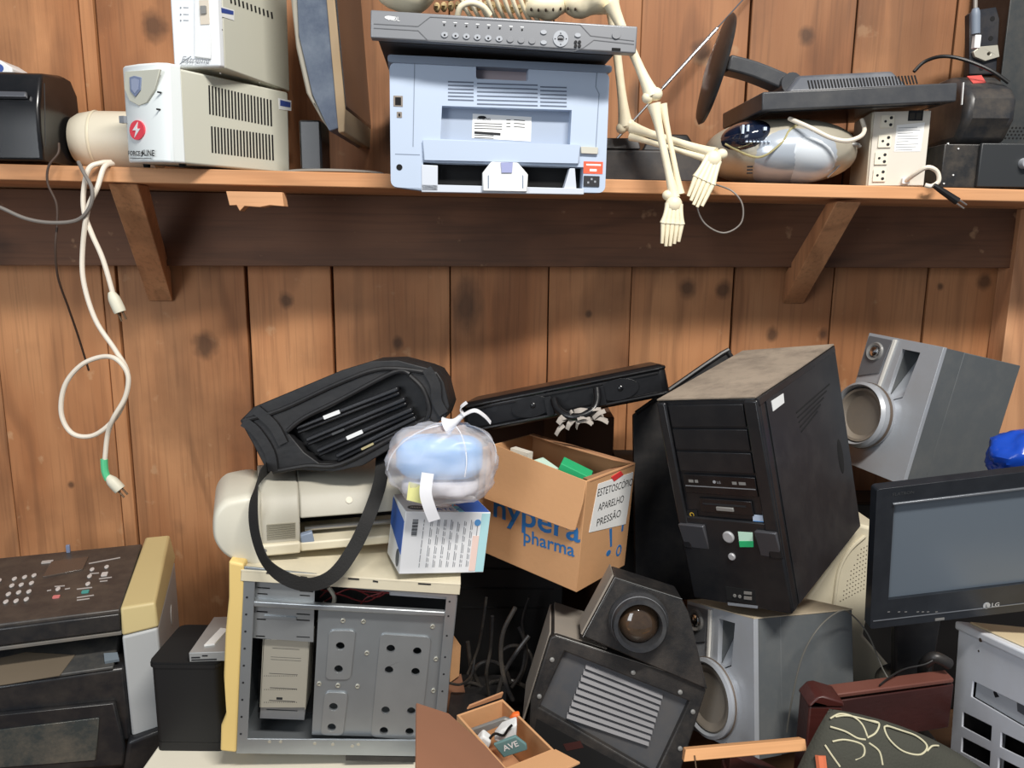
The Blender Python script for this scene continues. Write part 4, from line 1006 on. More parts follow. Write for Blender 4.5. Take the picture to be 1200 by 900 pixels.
# ---- inkjet printer on the case
M = MT(((0.9438,-0.3287,0.0334,-0.4924),(0.3291,0.9442,-0.0086,-0.577),(-0.0287,0.0191,0.9994,1.0515)))
w_, d_, h_ = 0.316, 0.165, 0.111
P = thing('inkjet_printer', M, 'beige inkjet printer with rounded end and open front, standing on top of the open case', 'printer')
f = front(M); l = left(M)
IJ = mat('warm grey inkjet plastic', (172,168,154), .5, var=.04, dust=.2)
pr = [(0,0),(.0,.02),(-.002,.055),(-.018,.093),(-.045,h_),(-.12,h_+.012),(-.165,h_+.002),(-.171,.05),(-.168,0)]
# covers: left block, bridge over the opening
def pdr(mb, pts, x0, x1):
    return mb.prism(Pl(M,(x0,0,0),(0,-1,0),(0,0,1)), pts, -(x1-x0), 0)
xo = f.hit(352,640)[0]
build('cover', pdr(MB(), pr, .050, xo), IJ, P, bevel=.004, seg=3)
pr2 = [(-.002,.058),(-.018,.093),(-.045,h_),(-.12,h_+.012),(-.165,h_+.002),(-.171,.05),(-.168,0),(-.13,0),(-.125,.05),(-.05,.056)]
build('top_bridge', pdr(MB(), pr2, xo+.0003, w_), IJ, P, bevel=.003)
pr3 = [(.008,-.0),(.012,.02),(.010,.05),(-.002,.085),(-.022,.108),(-.05,.118),(-.11,.120),(-.155,.108),(-.172,.06),(-.168,.0)]
cap = f.q([(249,618),(251,602),(259,590),(272,584),(303,582),(306,610),(308,664),(290,663),(273,657),(260,648),(251,634)], .004)
cap = [(v.x, v.y) for v in crm([Vector((a,b,0)) for a, b in cap[:4]+cap[7:]][0:0] or [Vector((a,b,0)) for a,b in cap], 4, True)]
mb = MB(); ccx = sum(a for a, b in cap)/len(cap); ccz = sum(b for a, b in cap)/len(cap); nc = len(cap); vs = []; fs = []
lay = [(-.160,.80),(-.157,.93),(-.148,1.0),(-.012,1.0),(-.003,.985),(.003,.95),(.007,.89),(.009,.80)]
for h_l, k_l in lay: vs += [f.p(ccx+(a-ccx)*k_l, ccz+(b-ccz)*k_l, h_l) for a, b in cap]
for i in range(len(lay)-1):
    for k in range(nc): fs.append((i*nc+k, i*nc+(k+1)%nc, (i+1)*nc+(k+1)%nc, (i+1)*nc+k))
fs += [tuple(range(nc))[::-1], tuple((len(lay)-1)*nc+k for k in range(nc))]
build('end_cap', mb.add(vs, fs), mat('pale cream plastic', (208,204,188), .42, var=.03), P, smooth=True, angle=50)
x_c = max(a for a, b in cap)
build('base', MB().box(xo,w_,-.004,.12,-.003,.014), BEIGE, P, bevel=.003)
build('base', MB().box(.050,xo,-.010,.002,-.004,.018), BEIGE, P, bevel=.004)
build('interior', MB().box(xo+.001,w_-.002,.10,.104,.014,.054), HOLE, P)
build('roller_bar', MB().tube([Vector((xo+.01,.03,.028)),Vector((w_-.005,.03,.028))], .005, 12, 0), mat('steel roller', (170,168,164), .3, metal=.7), P, smooth=True)
build('carriage_clip', MB().prism(f, f.q([(352,627),(366,623),(369,636),(364,642),(353,640)]), -.012, .002), mat('blue grey plastic', (128,140,158), .42), P, bevel=.002)
fr2 = Pl(M,(0,0,.020),(1,0,0),(0,.002,.035))
c = fr2.hit(410,586); ftop = Pl(M, (0,.002,.055), (1,0,0), (0,.016,.038))
c = ftop.hit(409,586); o = build('power_button', MB().prism(ftop, circ(c[0],c[1],.0062,20), -.002, .0022), CREAM, P, bevel=.0006)
mb = MB()
for i in range(10): z_ = .024+i*.003; mb.box(.062,xo-.008,-.0012,.001,z_,z_+.0012)
build('grille', mb, mat('grille shadow tone', (150,144,126), .6), P)
decal('emblem', front(M,-.010), circ(.055,.008,.006,18,.004), SILVD, P, 0, .001)

# ---- box of gloves and the bag on it
M = MT(((0.9293,-0.3511,0.1143,-0.1947),(0.3472,0.9363,0.0530,-0.5880),(-0.1256,-0.0095,0.9920,1.0250)))
w_, d_, h_ = 0.157, 0.102, 0.114
P = thing('glove_box', M, 'white and blue cardboard glove box printed with small text, under the knotted plastic bag', 'box')
f = front(M); t = top(M, h_); l = left(M)
build('carton', MB().box(0,w_,0,d_,0,h_), mat('white carton', (224,226,228), .6), P, bevel=.0012)
mb = MB(); r_ = random.Random(3)
for i in range(9):
    x = .034+i*.0125; z_ = .012
    while z_ < .098:
        L = r_.uniform(.004,.02); mb.box(x,x+.0012,-.0006,.001,z_,min(z_+L,.100)); 
        if i not in (0,8): mb.box(x+.003,x+.0040,-.0006,.001,z_,min(z_+L*.8,.100))
        z_ += L+.0022
build('small_print', mb, mat('grey print', (130,134,140), .6), P)
mb = MB()
for i in range(14): z_ = .070+i*.0022; mb.box(.014,.024,-.0006,.001,z_,z_+(.0014 if i%3 else .0008))
build('barcode', mb, INK, P)
decal('orange_band', f, rrect(.128,.004,.140,.070,.001), mat('pale salmon print', (232,206,196), .6), P)
decal('teal_band', f, rrect(.1405,.002,.156,.112,.001), mat('pale teal print', (172,216,222), .6), P)
decal('blue_seal', f, circ(.134,.095,.006,16), mat('mid blue print', (80,140,196), .6), P, 0, .0012)
decal('blue_patch', t, [(.108,.002),(w_-.002,.002),(w_-.002,d_-.03),(.100,d_-.03)], mat('royal blue print', (44,92,176), .6), P)
decal('teal_patch', t, [(.098,.002),(.107,.002),(.099,d_-.03),(.090,d_-.03)], mat('light teal print', (110,190,210), .6), P)
o = decal('oval_mark', t, circ(.024,.022,.016,24,.012), mat('dark slate print', (70,80,90), .5), P)
mb = MB(); text(mb, 'descar', t, .012,.018,.011, h=.001, rot=-.05); build('mark_print', mb, WHITE, o)
mb = MB(); text(mb, 'LATEX', t, .046,.006,.020, h=.0006); build('top_print', mb, mat('royal blue print', (44,92,176), .6), P)
mb = MB(); text(mb, 'LUVA', t, .066,.030,.016, h=.0006); build('top_print', mb, mat('salmon red print', (220,110,96), .6), P)
decal('side_band', l, [(-.10,.060),(-.003,.035),(-.003,.095),(-.10,h_-.004)], mat('royal blue print', (44,92,176), .6), P)
decal('side_oval', l, circ(-.022,.022,.012,18,.016), mat('dark slate print', (70,80,90), .5), P)
bc = at(517,540,-.575)
M = Matrix.Translation((bc.x,bc.y,1.135))
P = thing('plastic_bag', M, 'knotted thin white plastic bag holding a pale blue package, on the glove box', 'bag')
oz = bc.z-1.135
def crump(d): 
    return 1+.10*noise.noise(d*2.3+Vector((3,1,7)))-.11*abs(noise.noise(Vector((d.x*3.2,d.y*3.2,d.z*1.3))+Vector((1,4,2))))-.05*abs(noise.noise(d*7.1))+.012*noise.noise(d*15)
BAG = mat('thin bag film', (236,234,238), .3, alpha=.38)
BAG.node_tree.nodes['Principled BSDF'].inputs['Transmission Weight'].default_value = 0.0
mb = MB().ell((0,0,oz-.004), (.099,.068,.072), nu=72, nv=44, e=.86, fn=crump)
for v in mb.v: v.z = max(v.z, -.002+.0)
build('film', mb, BAG, P, smooth=True, angle=180)
mb = MB().tube([Vector((.010,-.01,oz+.064)),Vector((.025,-.012,oz+.072)),Vector((.040,-.01,oz+.086))], lambda t: .017-.012*math.sin(min(1,t*1.4)*PI/2), 14, 5); build('knot', mb, mat('gathered film', (232,232,236), .35, alpha=.85), P, smooth=True)
mb = MB()
for pts in ([(.038,-.01,.083),(.058,-.012,.092),(.075,-.01,.082),(.085,-.008,.070)],[(.04,-.01,.084),(.034,-.014,.096),(.045,-.012,.106)]):
    build('loose_end', MB().ribbon([Vector((a,b,oz+c)) for a,b,c in pts], .012, .0012, (0,1,.3), 5), mat('gathered film', (232,232,236), .35, alpha=.85), P, smooth=True)
mb = MB().ribbon([Vector((-.015,-.072,oz+.0)),Vector((-.018,-.080,oz-.03)),Vector((-.012,-.082,oz-.055)),Vector((-.004,-.080,oz-.078))], .020, .0012, (1,0,.1), 5)
build('loose_end', mb, mat('gathered film', (232,232,236), .35, alpha=.85), P, smooth=True)
mb = MB()
for i in (1,4,7,10):
    a_ = i*2*PI/12+.2*math.sin(i*5); pts = []
    for k in range(6):
        t_ = k/5; d = Vector((math.cos(a_)*math.sin(t_*1.5+.15),math.sin(a_)*math.sin(t_*1.5+.15),math.cos(t_*1.5+.15))); pts.append(Vector((d.x*.098+.018*(1-t_),d.y*.068,oz-.004+d.z*.070)))
    mb.tube(pts, .0011, 5, 3)
build('crease', mb, mat('gathered film', (232,232,236), .35, alpha=.85), P, smooth=True)
M2 = Matrix.Translation((bc.x,bc.y,1.137))
mb = MB().ell((-.002,.0,oz+.006), (.074,.042,.036), nu=40, nv=20, e=.6, fn=lambda d: 1+.04*noise.noise(d*3))
tag(build('wrapped_package', mb, mat('sky blue packaging', (96,176,240), .4, var=.08), smooth=True, angle=60, M=M2), 'pale blue soft package seen through the knotted white plastic bag', 'package')
mb = MB().ell((-.002,.0,oz-.045), (.066,.038,.016), nu=30, nv=14, e=.6); tag(build('wrapped_package', mb, mat('white packaging', (222,218,222), .5), smooth=True, angle=60, M=M2), 'white package under the pale blue one inside the plastic bag', 'package')
mb = MB().prism(Pl(I4,(0,-.060,0),(1,0,0),(0,0,1)), [(-.052,oz-.052),(-.022,oz-.060),(-.018,oz-.030),(-.048,oz-.022)], -.004, 0); tag(build('yellow_slip', mb, mat('pale yellow paper', (226,224,150), .7), M=M2), 'pale yellow slip inside the plastic bag near its lower left', 'paper slip')

# ---- laptop bag
o0 = at(322,553,-.505)
M = frame(o0, (math.cos(.34), -.02, math.sin(.34)), (0,.08,1)); f = front(M)
P = thing('laptop_bag', M, 'open black nylon laptop bag with a hanging strap, lying on the inkjet printer', 'bag')
sil = f.q([(281,493),(297,477),(345,457),(400,434),(436,423),(466,422),(500,431),(512,436),(520,448),(527,476),(522,490),(505,500),(480,506),(455,528),(425,546),(392,553),(350,551),(322,556),(309,545),(296,520)])
opn = f.q([(337,507),(344,496),(400,470),(462,438),(478,439),(492,452),(500,474),(498,488),(470,506),(400,543),(374,543),(356,530)])
build('body', MB().prism(f, sil, -.10, -.030, taper=1.0), NYLON, P, bevel=.010, seg=3)
mb = MB().prism(f, sil, -.0301, 0, holes=[opn]); build('front_rim', mb, NYLON, P, bevel=.004, seg=3)
mb = MB()
rng = random.Random(5)
def pf(x, y, h=0): a, b = f.hit(x, y, h); return f.p(a, b, h)
for pts in ([(337,505),(356,490),(400,468),(462,436),(480,438)],[(285,493),(330,480),(400,448),(450,432),(512,438)],[(320,553),(360,546),(400,544),(470,508),(505,492)],[(480,440),(495,455),(503,478),(500,492)]):
    mb.tube([pf(x,y,.001) for x,y in pts], .0045, 8, 5)
build('piping', mb, NYLON, P, smooth=True)
mb = MB()
for pts in ([(285,494),(300,505),(316,530),(320,552)],[(500,432),(510,450),(512,470),(520,485)],[(300,480),(320,498),(332,520)]):
    build('fold', MB().ribbon([pf(x,y,.004) for x,y in pts], .018, .003, (M.to_3x3().inverted() @ Vector((1,0,.3))), 4), NYLON, P, smooth=True)
wp = [at(*p) for p in ((316,545,-.475),(303,562,-.57),(297,590,-.615),(299,625,-.625),(311,658,-.635),(335,678,-.64),(364,685,-.635),(392,673,-.625),(416,640,-.60),(434,600,-.575),(446,562,-.52),(448,528,-.46))]
Mi = M.inverted(); lp_ = [Mi @ v for v in wp]
sd_ = []
for i in range(len(wp)):
    tg = (wp[min(i+1,len(wp)-1)]-wp[max(i-1,0)]).normalized(); s_ = tg.cross(Vector((0,1,0)) if 5 <= i else Vector((.55,.8,0))); sd_.append(M.to_3x3().inverted() @ s_.normalized())
build('strap', MB().ribbon(lp_, .024, .0022, sd_, 6), mat('strap webbing', (24,23,22), .8, bump=.4, bscale=300), P, smooth=True, angle=50)
rows = [((339,510),(478,456),0),((351,524),(486,468),1),((364,537),(494,480),2),((388,543),(497,490),3)]
for (a_, b_, k) in rows:
    p0 = f.hit(*a_, -.010); p1 = f.hit(*b_, -.010); p0, p1 = (p0[0]*.93+p1[0]*.07,p0[1]*.93+p1[1]*.07), (p1[0]*.93+p0[0]*.07,p1[1]*.93+p0[1]*.07); q0_ = M @ f.p(*p0, -.010); q1_ = M @ f.p(*p1, -.010)
    ML = frame(q0_, q1_-q0_, M.to_3x3() @ Vector((0,0,1))); Ll = (q1_-q0_).length
    T_ = thing('laptop', ML, ['black laptop with a white sticker, topmost in the open nylon bag','black laptop, second from the top in the open nylon bag','black laptop with a small white sticker, third from the top in the nylon bag','black laptop, lowest of those in the open nylon bag'][k], 'laptop', 'laptops in the nylon bag')
    build('base', MB().box(0,Ll,-.003,.016,-.0045,.0025), BLKG, T_, bevel=.0025)
    build('lid', MB().box(0,Ll,-.002,.016,.0032,.0115), mat('satin black lid', (34,35,38), .3), T_, bevel=.0025)
    fl_ = front(ML)
    if k in (0,2):
        x0 = (.056,0,.062)[k]; decal('sticker', fl_, rrect(x0,.0035,x0+.032,.0105,.001), WHITE, T_, .001, .0032)
    if k in (1,3): decal('badge', fl_, rrect(.05,-.003,.075,.001,.001), DGREY if k == 1 else mat('tan sticker', (170,160,120), .6), T_, .001, .004)

# ---- briefcase
M = MT(((0.9735,0.0910,-0.2100,-0.0915),(-0.0617,0.9879,0.1423,-0.3613),(0.2204,-0.1256,0.9673,1.2157)))
w_, d_, h_ = 0.412, 0.195, 0.069
P = thing('briefcase', M, 'worn black leather briefcase lying flat on the pharmacy carton, its handle towards us', 'briefcase')
f = front(M)
mb = MB().box(0,w_,.002,d_,0.002,h_-.002); build('body', mb, LEATH, P, bevel=.014, seg=4)
def pf(x, y, h=0): a, b = f.hit(x, y, h); return f.p(a, b, h)
for z_ in (.010,h_-.010):
    build('piping', MB().tube([Vector(v) for v in ((.002,d_-.02,z_),(.0,.03,z_),(.014,.002,z_),(.05,-.001,z_),(w_-.05,-.001,z_),(w_-.012,.002,z_),(w_,.03,z_),(w_-.002,d_-.02,z_))], .0034, 8, 5), LEATH, P, smooth=True)
build('zipper', MB().tube([Vector(v) for v in ((.02,.002,h_-.018),(.05,.0,h_-.018),(w_-.05,.0,h_-.018),(w_-.02,.002,h_-.018))], .0022, 6, 5), mat('dull zip', (52,52,54), .4, metal=.5), P, smooth=True)
for x0,y0,x1,y1 in ((598,459,645,483),(705,439,742,461)):
    a0,b0 = f.hit((x0+x1)/2,(y0+y1)/2); o = build('handle_patch', MB().prism(f, circ(a0,.034,.040,32,.021), -.003, .0035), LEATH, P, bevel=.0012)
    build('stud', MB().lathe(f, a0+.004, .036, [(.006,.003),(.005,.006),(.002,.0075)], 16), BLKG, o, smooth=True)
    build('strap_loop', MB().prism(f, rrect(a0+(.028 if x0<650 else -.042),.010,a0+(.042 if x0<650 else -.028),.048,.003), .0, .009), LEATH, P, bevel=.002)
a0 = f.hit(648,462)[0]; a1 = f.hit(697,451)[0]
build('handle', MB().tube([Vector((a0,-.008,.040)),Vector((a0+.004,-.022,.022)),Vector((a0+.02,-.034,.006)),Vector(((a0+a1)/2,-.038,.0)),Vector((a1-.015,-.034,.006)),Vector((a1-.002,-.022,.022)),Vector((a1+.002,-.008,.044))], .0078, 12, 6), LEATH, P, smooth=True)
mb = MB(); r_ = random.Random(11); c = pf(680,489,.034)
for i in range(24):
    b = c+Vector((r_.uniform(-.035,.035),r_.uniform(-.004,.004),r_.uniform(-.010,.008))); e = b+Vector((r_.uniform(-.03,.03),r_.uniform(-.01,.01),r_.uniform(-.016,.010)))
    mb.ribbon([b, b.lerp(e,.5)+Vector((0,-.004,.003)), e], r_.uniform(.006,.013), .0012, (0,.5,1), 3)
build('torn_lining', mb, mat('grey torn lining', (156,148,140), .9, var=.15, vscale=60), P, smooth=True)

# ---- dark box behind the carton, under the back of the briefcase
M_ = Matrix.Translation((-.055,-.135,.502))
P_ = thing('brown_carton', M_, 'closed dark brown cardboard box standing against the wall behind the pharmacy carton', 'cardboard box')
build('carton', MB().box(0,.290,0,.125,0,.705), mat('dark brown board', (74,50,34), .9, var=.15), P_, bevel=.002); build('tape', MB().box(.13,.18,-.0006,.1256,.64,.7056), mat('brown tape', (96,68,44), .4), P_)

# ---- pharmacy carton
M = MT(((0.7676,0.6383,0.0580,-0.0725),(-0.6379,0.7696,-0.0277,-0.3712),(-0.0623,-0.0157,0.9979,0.9840)))
w_, d_, h_ = 0.254, 0.167, 0.215
P = thing('cardboard_box', M, 'open cardboard box with blue lettering and a typed paper label, below the black briefcase', 'cardboard box')
f = front(M); r = right(M, w_); t = top(M, h_)
tt = top(M, 0)
build('carton', MB().prism(tt, [(0,0),(w_,0),(w_,d_),(0,d_)], 0, h_, holes=[[(.004,.004),(w_-.004,.004),(w_-.004,d_-.004),(.004,d_-.004)]]), CARD, P, bevel=.0008)
build('bottom', MB().box(.004,w_-.004,.004,d_-.004,.001,.005), CARDI, P)
ff = Pl(M, (0,-.0008,h_), (1,0,0), (0,.20,1)); 
build('flap', MB().prism(ff, [ff.hit(572,518),(w_-.001,0),ff.hit(683,588),ff.hit(674,621),ff.hit(668,621),ff.hit(567,584)], -.003, 0), CARD, P, bevel=.0006, label='front flap folded down outside')
fb_ = Pl(M, (0,d_,h_), (1,0,0), (0,-.85,.22))
build('flap', MB().prism(fb_, [(.01,0),(w_,0),(w_-.004,.030),(w_-.02,.052),(.10,.060),(.02,.04)], 0, .003), CARDI, P, bevel=.0006, label='back flap leaning inwards')
fr_ = Pl(M, (w_,0,h_), (0,1,0), (-.9,0,-.35))
build('flap', MB().prism(fr_, [(.01,0),(d_-.005,0),(d_-.02,.035),(.05,.045)], -.003, 0), CARDI, P, bevel=.0006, label='side flap folded in')
mb = MB(); tpx(mb, 'hypera', f, (577,604), (677,635), height=.064, bold=.015, h=.0003); build('lettering', mb, INKB, P)
mb = MB(); tpx(mb, 'pharma', f, (613,634), (672,652), height=.036, bold=.012, h=.0003); build('lettering', mb, INKB, P)
o = decal('paper_label', r, r.q([(701,567),(742,553),(733,614),(690,624)]), PAPER, P)
mb = MB()
tpx(mb, 'ESTETOSCÓPIO', r, (699,582), (740,568.5), h=.0006, height=.021); tpx(mb, 'APARELHO', r, (700,599), (730,588), h=.0006, height=.021); tpx(mb, 'PRESSÃO', r, (698,617), (726,605), h=.0006, height=.021)
build('label_print', mb, INK, o)
decal('red_seal', r, r.q([(716,559),(727,552),(730,556),(719,564)]), REDP, P, -.0003, .0015)
mb = MB()
mb.prism(r, circ(*r.hit(713,648), .008, 16, .006), -.0002, .0005); mb.prism(r, r.q([(714,620),(717,619),(717,640),(715,641)]), -.0002, .0005); build('printed_arrow', mb, INKB, P); mb = MB()
mb.prism(r, circ(*r.hit(725,645), .010, 20, .012), -.0002, .0005, holes=[circ(*r.hit(725,645), .006, 14, .008)]); build('printed_ring', mb, INKB, P); mb = MB(); mb.prism(r, r.q([(729,612),(731,611),(730,622),(728,623)]), -.0002, .0005)
build('printed_symbol', mb, INKB, P)
# what is in it
gx, gy = t.hit(684,545)
M2 = M @ Matrix.Translation((w_-.100,.030,.137)) @ Matrix.Rotation(.5,4,'Z') @ Matrix.Rotation(.35,4,'Y')
T_ = thing('green_box', M2, 'bright green small box lying in the open pharmacy carton', 'box')
build('carton', MB().box(-.012,.050,0,.045,0,.082), GRN, T_, bevel=.001); build('end_flap', MB().box(.0505,.053,.002,.043,.002,.080), mat('dark inside card', (40,34,32), .8), T_)
M2 = M @ Matrix.Translation((w_-.185,.035,.13)) @ Matrix.Rotation(.3,4,'Y')
T_ = thing('medicine_box', M2, 'small white box lying left of the green one in the pharmacy carton', 'box')
build('carton', MB().box(0,.055,0,.05,0,.075), mat('pale green carton', (196,222,206), .6), T_, bevel=.001); build('band', MB().box(-.0005,.0555,-.0005,.0505,.03,.045), mat('pale teal print', (172,216,222), .6), T_)
M2 = M @ Matrix.Translation((w_-.235,.03,.13))
T_ = thing('paper_bundle', M2, 'cream papers standing at the left end of the pharmacy carton', 'papers')
build('sheet', MB().box(0,.05,0,.03,0,.07), mat('cream paper', (214,208,196), .8), T_); build('sheet', MB().box(0.005,.05,.033,.05,0,.078), mat('cream paper', (214,208,196), .8), T_)
M2 = M @ Matrix.Translation((.012,.012,.006))
T_ = thing('filler_box', M2, 'dark inner box filling the bottom of the pharmacy carton', 'box'); build('carton', MB().box(0,w_-.024,0,d_-.024,0,.10), CARDR, T_, bevel=.001); build('tape', MB().box(.1,.13,-.0004,d_-.0236,.0995,.1005), TAN, T_)

# ---- black tower with dusty top
M = MT(((0.7337,0.6412,-0.2248,0.3399),(-0.6581,0.7529,-0.0005,-0.5296),(0.1689,0.1484,0.9744,0.9600)))
w_, d_, h_ = 0.186, 0.350, 0.379
P = thing('computer_tower', M, 'large black tower computer with thick dust on top, leaning on the lower speaker', 'computer')
f = front(M); r = right(M, w_); t = top(M, h_)
TB = mat('tower front plastic', (24,25,28), .3, dust=.12, dustcol=(90,84,78))
build('chassis', MB().box(.001,w_-.001,.022,d_,.002,h_-.002), mat('tower steel', (22,23,26), .45, dust=.18, dustcol=(84,80,76)), P, bevel=.001)
build('side_panel', MB().box(w_-.0005,w_+.001,.026,d_,.004,h_-.012), mat('tower side sheet', (30,31,34), .42, dust=.3, dustcol=(80,78,76)), P, bevel=.0006)
build('dust_layer', MB().prism(t, [(0,.0),(w_-.004,.0),(w_,d_*.5),(w_,d_),(0,d_)], -.001, .0012), DUSTY, P)
build('top_sheet', MB().box(w_-.006,w_+.0015,.0,d_,h_-.014,h_-.002), TB, P, bevel=.001)
build('front_bezel', MB().box(0,w_,0.002,.0215,0,h_-.001), TB, P, bevel=.003)
build('bezel_rib', MB().box(.0,.018,-.006,.002,.10,h_-.004), TB, P, bevel=.003); build('bezel_rib', MB().box(w_-.024,w_,-.006,.002,.10,h_-.004), TB, P, bevel=.003)
for y0,y1 in ((474,500),(503,527),(530,553)):
    b0 = f.hit(840,y1)[1]; b1 = f.hit(840,y0)[1]; build('drive_cover', MB().box(.021,w_-.027,-.002,.004,b0,b1), TB, P, bevel=.001)
b0 = f.hit(845,579)[1]; b1 = f.hit(845,557)[1]
o = build('optical_drive', MB().box(.026,w_-.026,-.004,.004,b0,b1), BLKG, P, bevel=.001)
zz = b0+(b1-b0)*.68; mb = MB(); mb.box(.028,w_-.028,-.0046,-.003,b0+(b1-b0)*.38,b0+(b1-b0)*.42); build('tray_gap', mb, mat('grey key', (128,130,134), .4), o)
fd_ = front(M,-.004); mb = MB()
for x0,x1 in ((.036,.045),(.048,.054),(.118,.126),(.130,.142)): mb.box(x0,x1,-.0046,-.003,zz-.003,zz+.002)
build('drive_print', mb, SILVD, o)
mb = MB(); mb.prism(fd_, circ(.085,zz,.0028,14), -.001, .0006); text(mb, 'LG', fd_, .090, zz-.0022, .006, h=.0003); build('maker_mark', mb, SILV, o)
b0 = f.hit(850,604)[1]; b1 = f.hit(850,585)[1]
o = build('floppy_drive', MB().box(.048,w_-.040,-.003,.004,b0+.004,b1), BLKG, P, bevel=.001)
mb = MB().box(.055,.135,-.0036,-.002,(b0+b1)/2+.004,(b0+b1)/2+.007); build('floppy_slot', mb, INK, o)
build('eject_key', MB().box(.080,.112,-.006,-.002,b0+.010,b0+.017), SILVD, o, bevel=.001)
build('lower_fascia', MB().prism(Pl(M,(0,0,0),(1,0,0),(0,0,1)), [(0,.0),(w_,.0),(w_,b0-.006),(0,b0-.006)], -.002, .004), TB, P, bevel=.004)
zl = f.hit(860,648,.004)[1]; zu = f.hit(860,618,.004)[1]
for x0,x1 in ((.002,.052),(.146,w_-.002)):
    build('chrome_band', MB().hexa([(x0,-.004,zl),(x1,-.004,zl),(x1,-.012,zu),(x0,-.012,zu),(x0,.0,zl),(x1,.0,zl),(x1,.0,zu),(x0,.0,zu)]), mat('dark satin grey', (82,82,86), .25, metal=.4), P, bevel=.002)
for x, y, R_ in ((854,629,.0105),(858,652,.0065)):
    a, b = f.hit(x, y, .004); build('power_button' if R_ > .008 else 'reset_button', MB().lathe(f, a, b, [(R_,.003),(R_,.0065),(R_*.8,.008)], 26), mat('matt silver button', (180,180,182), .4, metal=.3), P, smooth=True)
def stk(nm, pts, m_, h=.004): return decal(nm, f, f.q(pts, h), m_, P, h-.0003, h+.0006)
o = stk('sticker', [(865,623),(882,624),(883,641),(867,641)], mat('pale green print', (200,236,214), .5)); decal('sticker_band', f, f.q([(866,634),(883,634),(883,641),(867,641)],.0046), mat('green print', (40,176,110), .5), o, .0044, .0052)
o = stk('sticker', [(882,603),(895,604),(896,617),(883,616)], mat('pale blue print', (196,216,236), .5), 0.0); decal('sticker_band', f, f.q([(883,610),(896,611),(896,617),(883,616)]), mat('blue sticker', (60,140,210), .5), o, .0005, .001)
o = stk('badge', [(805,598),(817,598),(818,609),(806,609)], HOLE, 0.0)
mb = MB(); a, b = f.hit(811,603); mb.prism(f, circ(a,b,.0045,18), .0005, .0012, holes=[circ(a+.0006,b,.0028,14)]); mb.prism(f, [(a-.006,b-.0065),(a+.006,b-.0065),(a+.006,b-.0058),(a-.006,b-.0058)], .0005, .0012); build('badge_print', mb, mat('gold print', (206,170,60), .4, metal=.3), o)
o = stk('port_bay', [(850,687),(885,692),(886,708),(852,703)], HOLE)
mb = MB(); 
for x, y in ((861,698),(867,699)): mb.prism(f, circ(*f.hit(x,y,.005), .003, 12), .004, .006)
mb.prism(f, f.q([(872,693),(881,694),(881,697),(872,696)],.005), .004, .006); mb.prism(f, f.q([(872,698.5),(881,699.5),(881,703),(872,702)],.005), .004, .006)
build('port', mb, SILVD, o)
stk('port_strip', [(853,706),(888,710),(888,713),(853,709)], mat('grey print', (130,134,140), .6))
o = decal('white_sticker', r, r.q([(903,470),(917,461),(918,472),(905,482)]), WHITE, P, 0, .0018)
mb = MB()
for i in range(5):
    p0 = r.hit(933+i*1.5,484+i*5.5,.001); p1 = r.hit(972-i*3.5,450+i*8,.001); d = Vector((p1[0]-p0[0],p1[1]-p0[1])).normalized(); n_ = (-d.y*.0012,d.x*.0012)
    mb.prism(r, [(p0[0]-n_[0],p0[1]-n_[1]),(p1[0]-n_[0],p1[1]-n_[1]),(p1[0]+n_[0],p1[1]+n_[1]),(p0[0]+n_[0],p0[1]+n_[1])], .0005, .0016)
build('vent', mb, HOLE, P)
mb = MB().ell((w_+.001,.30,.17), (.002,.013,.035), nu=20, nv=12); build('latch_dent', mb, HOLE, P, smooth=True)

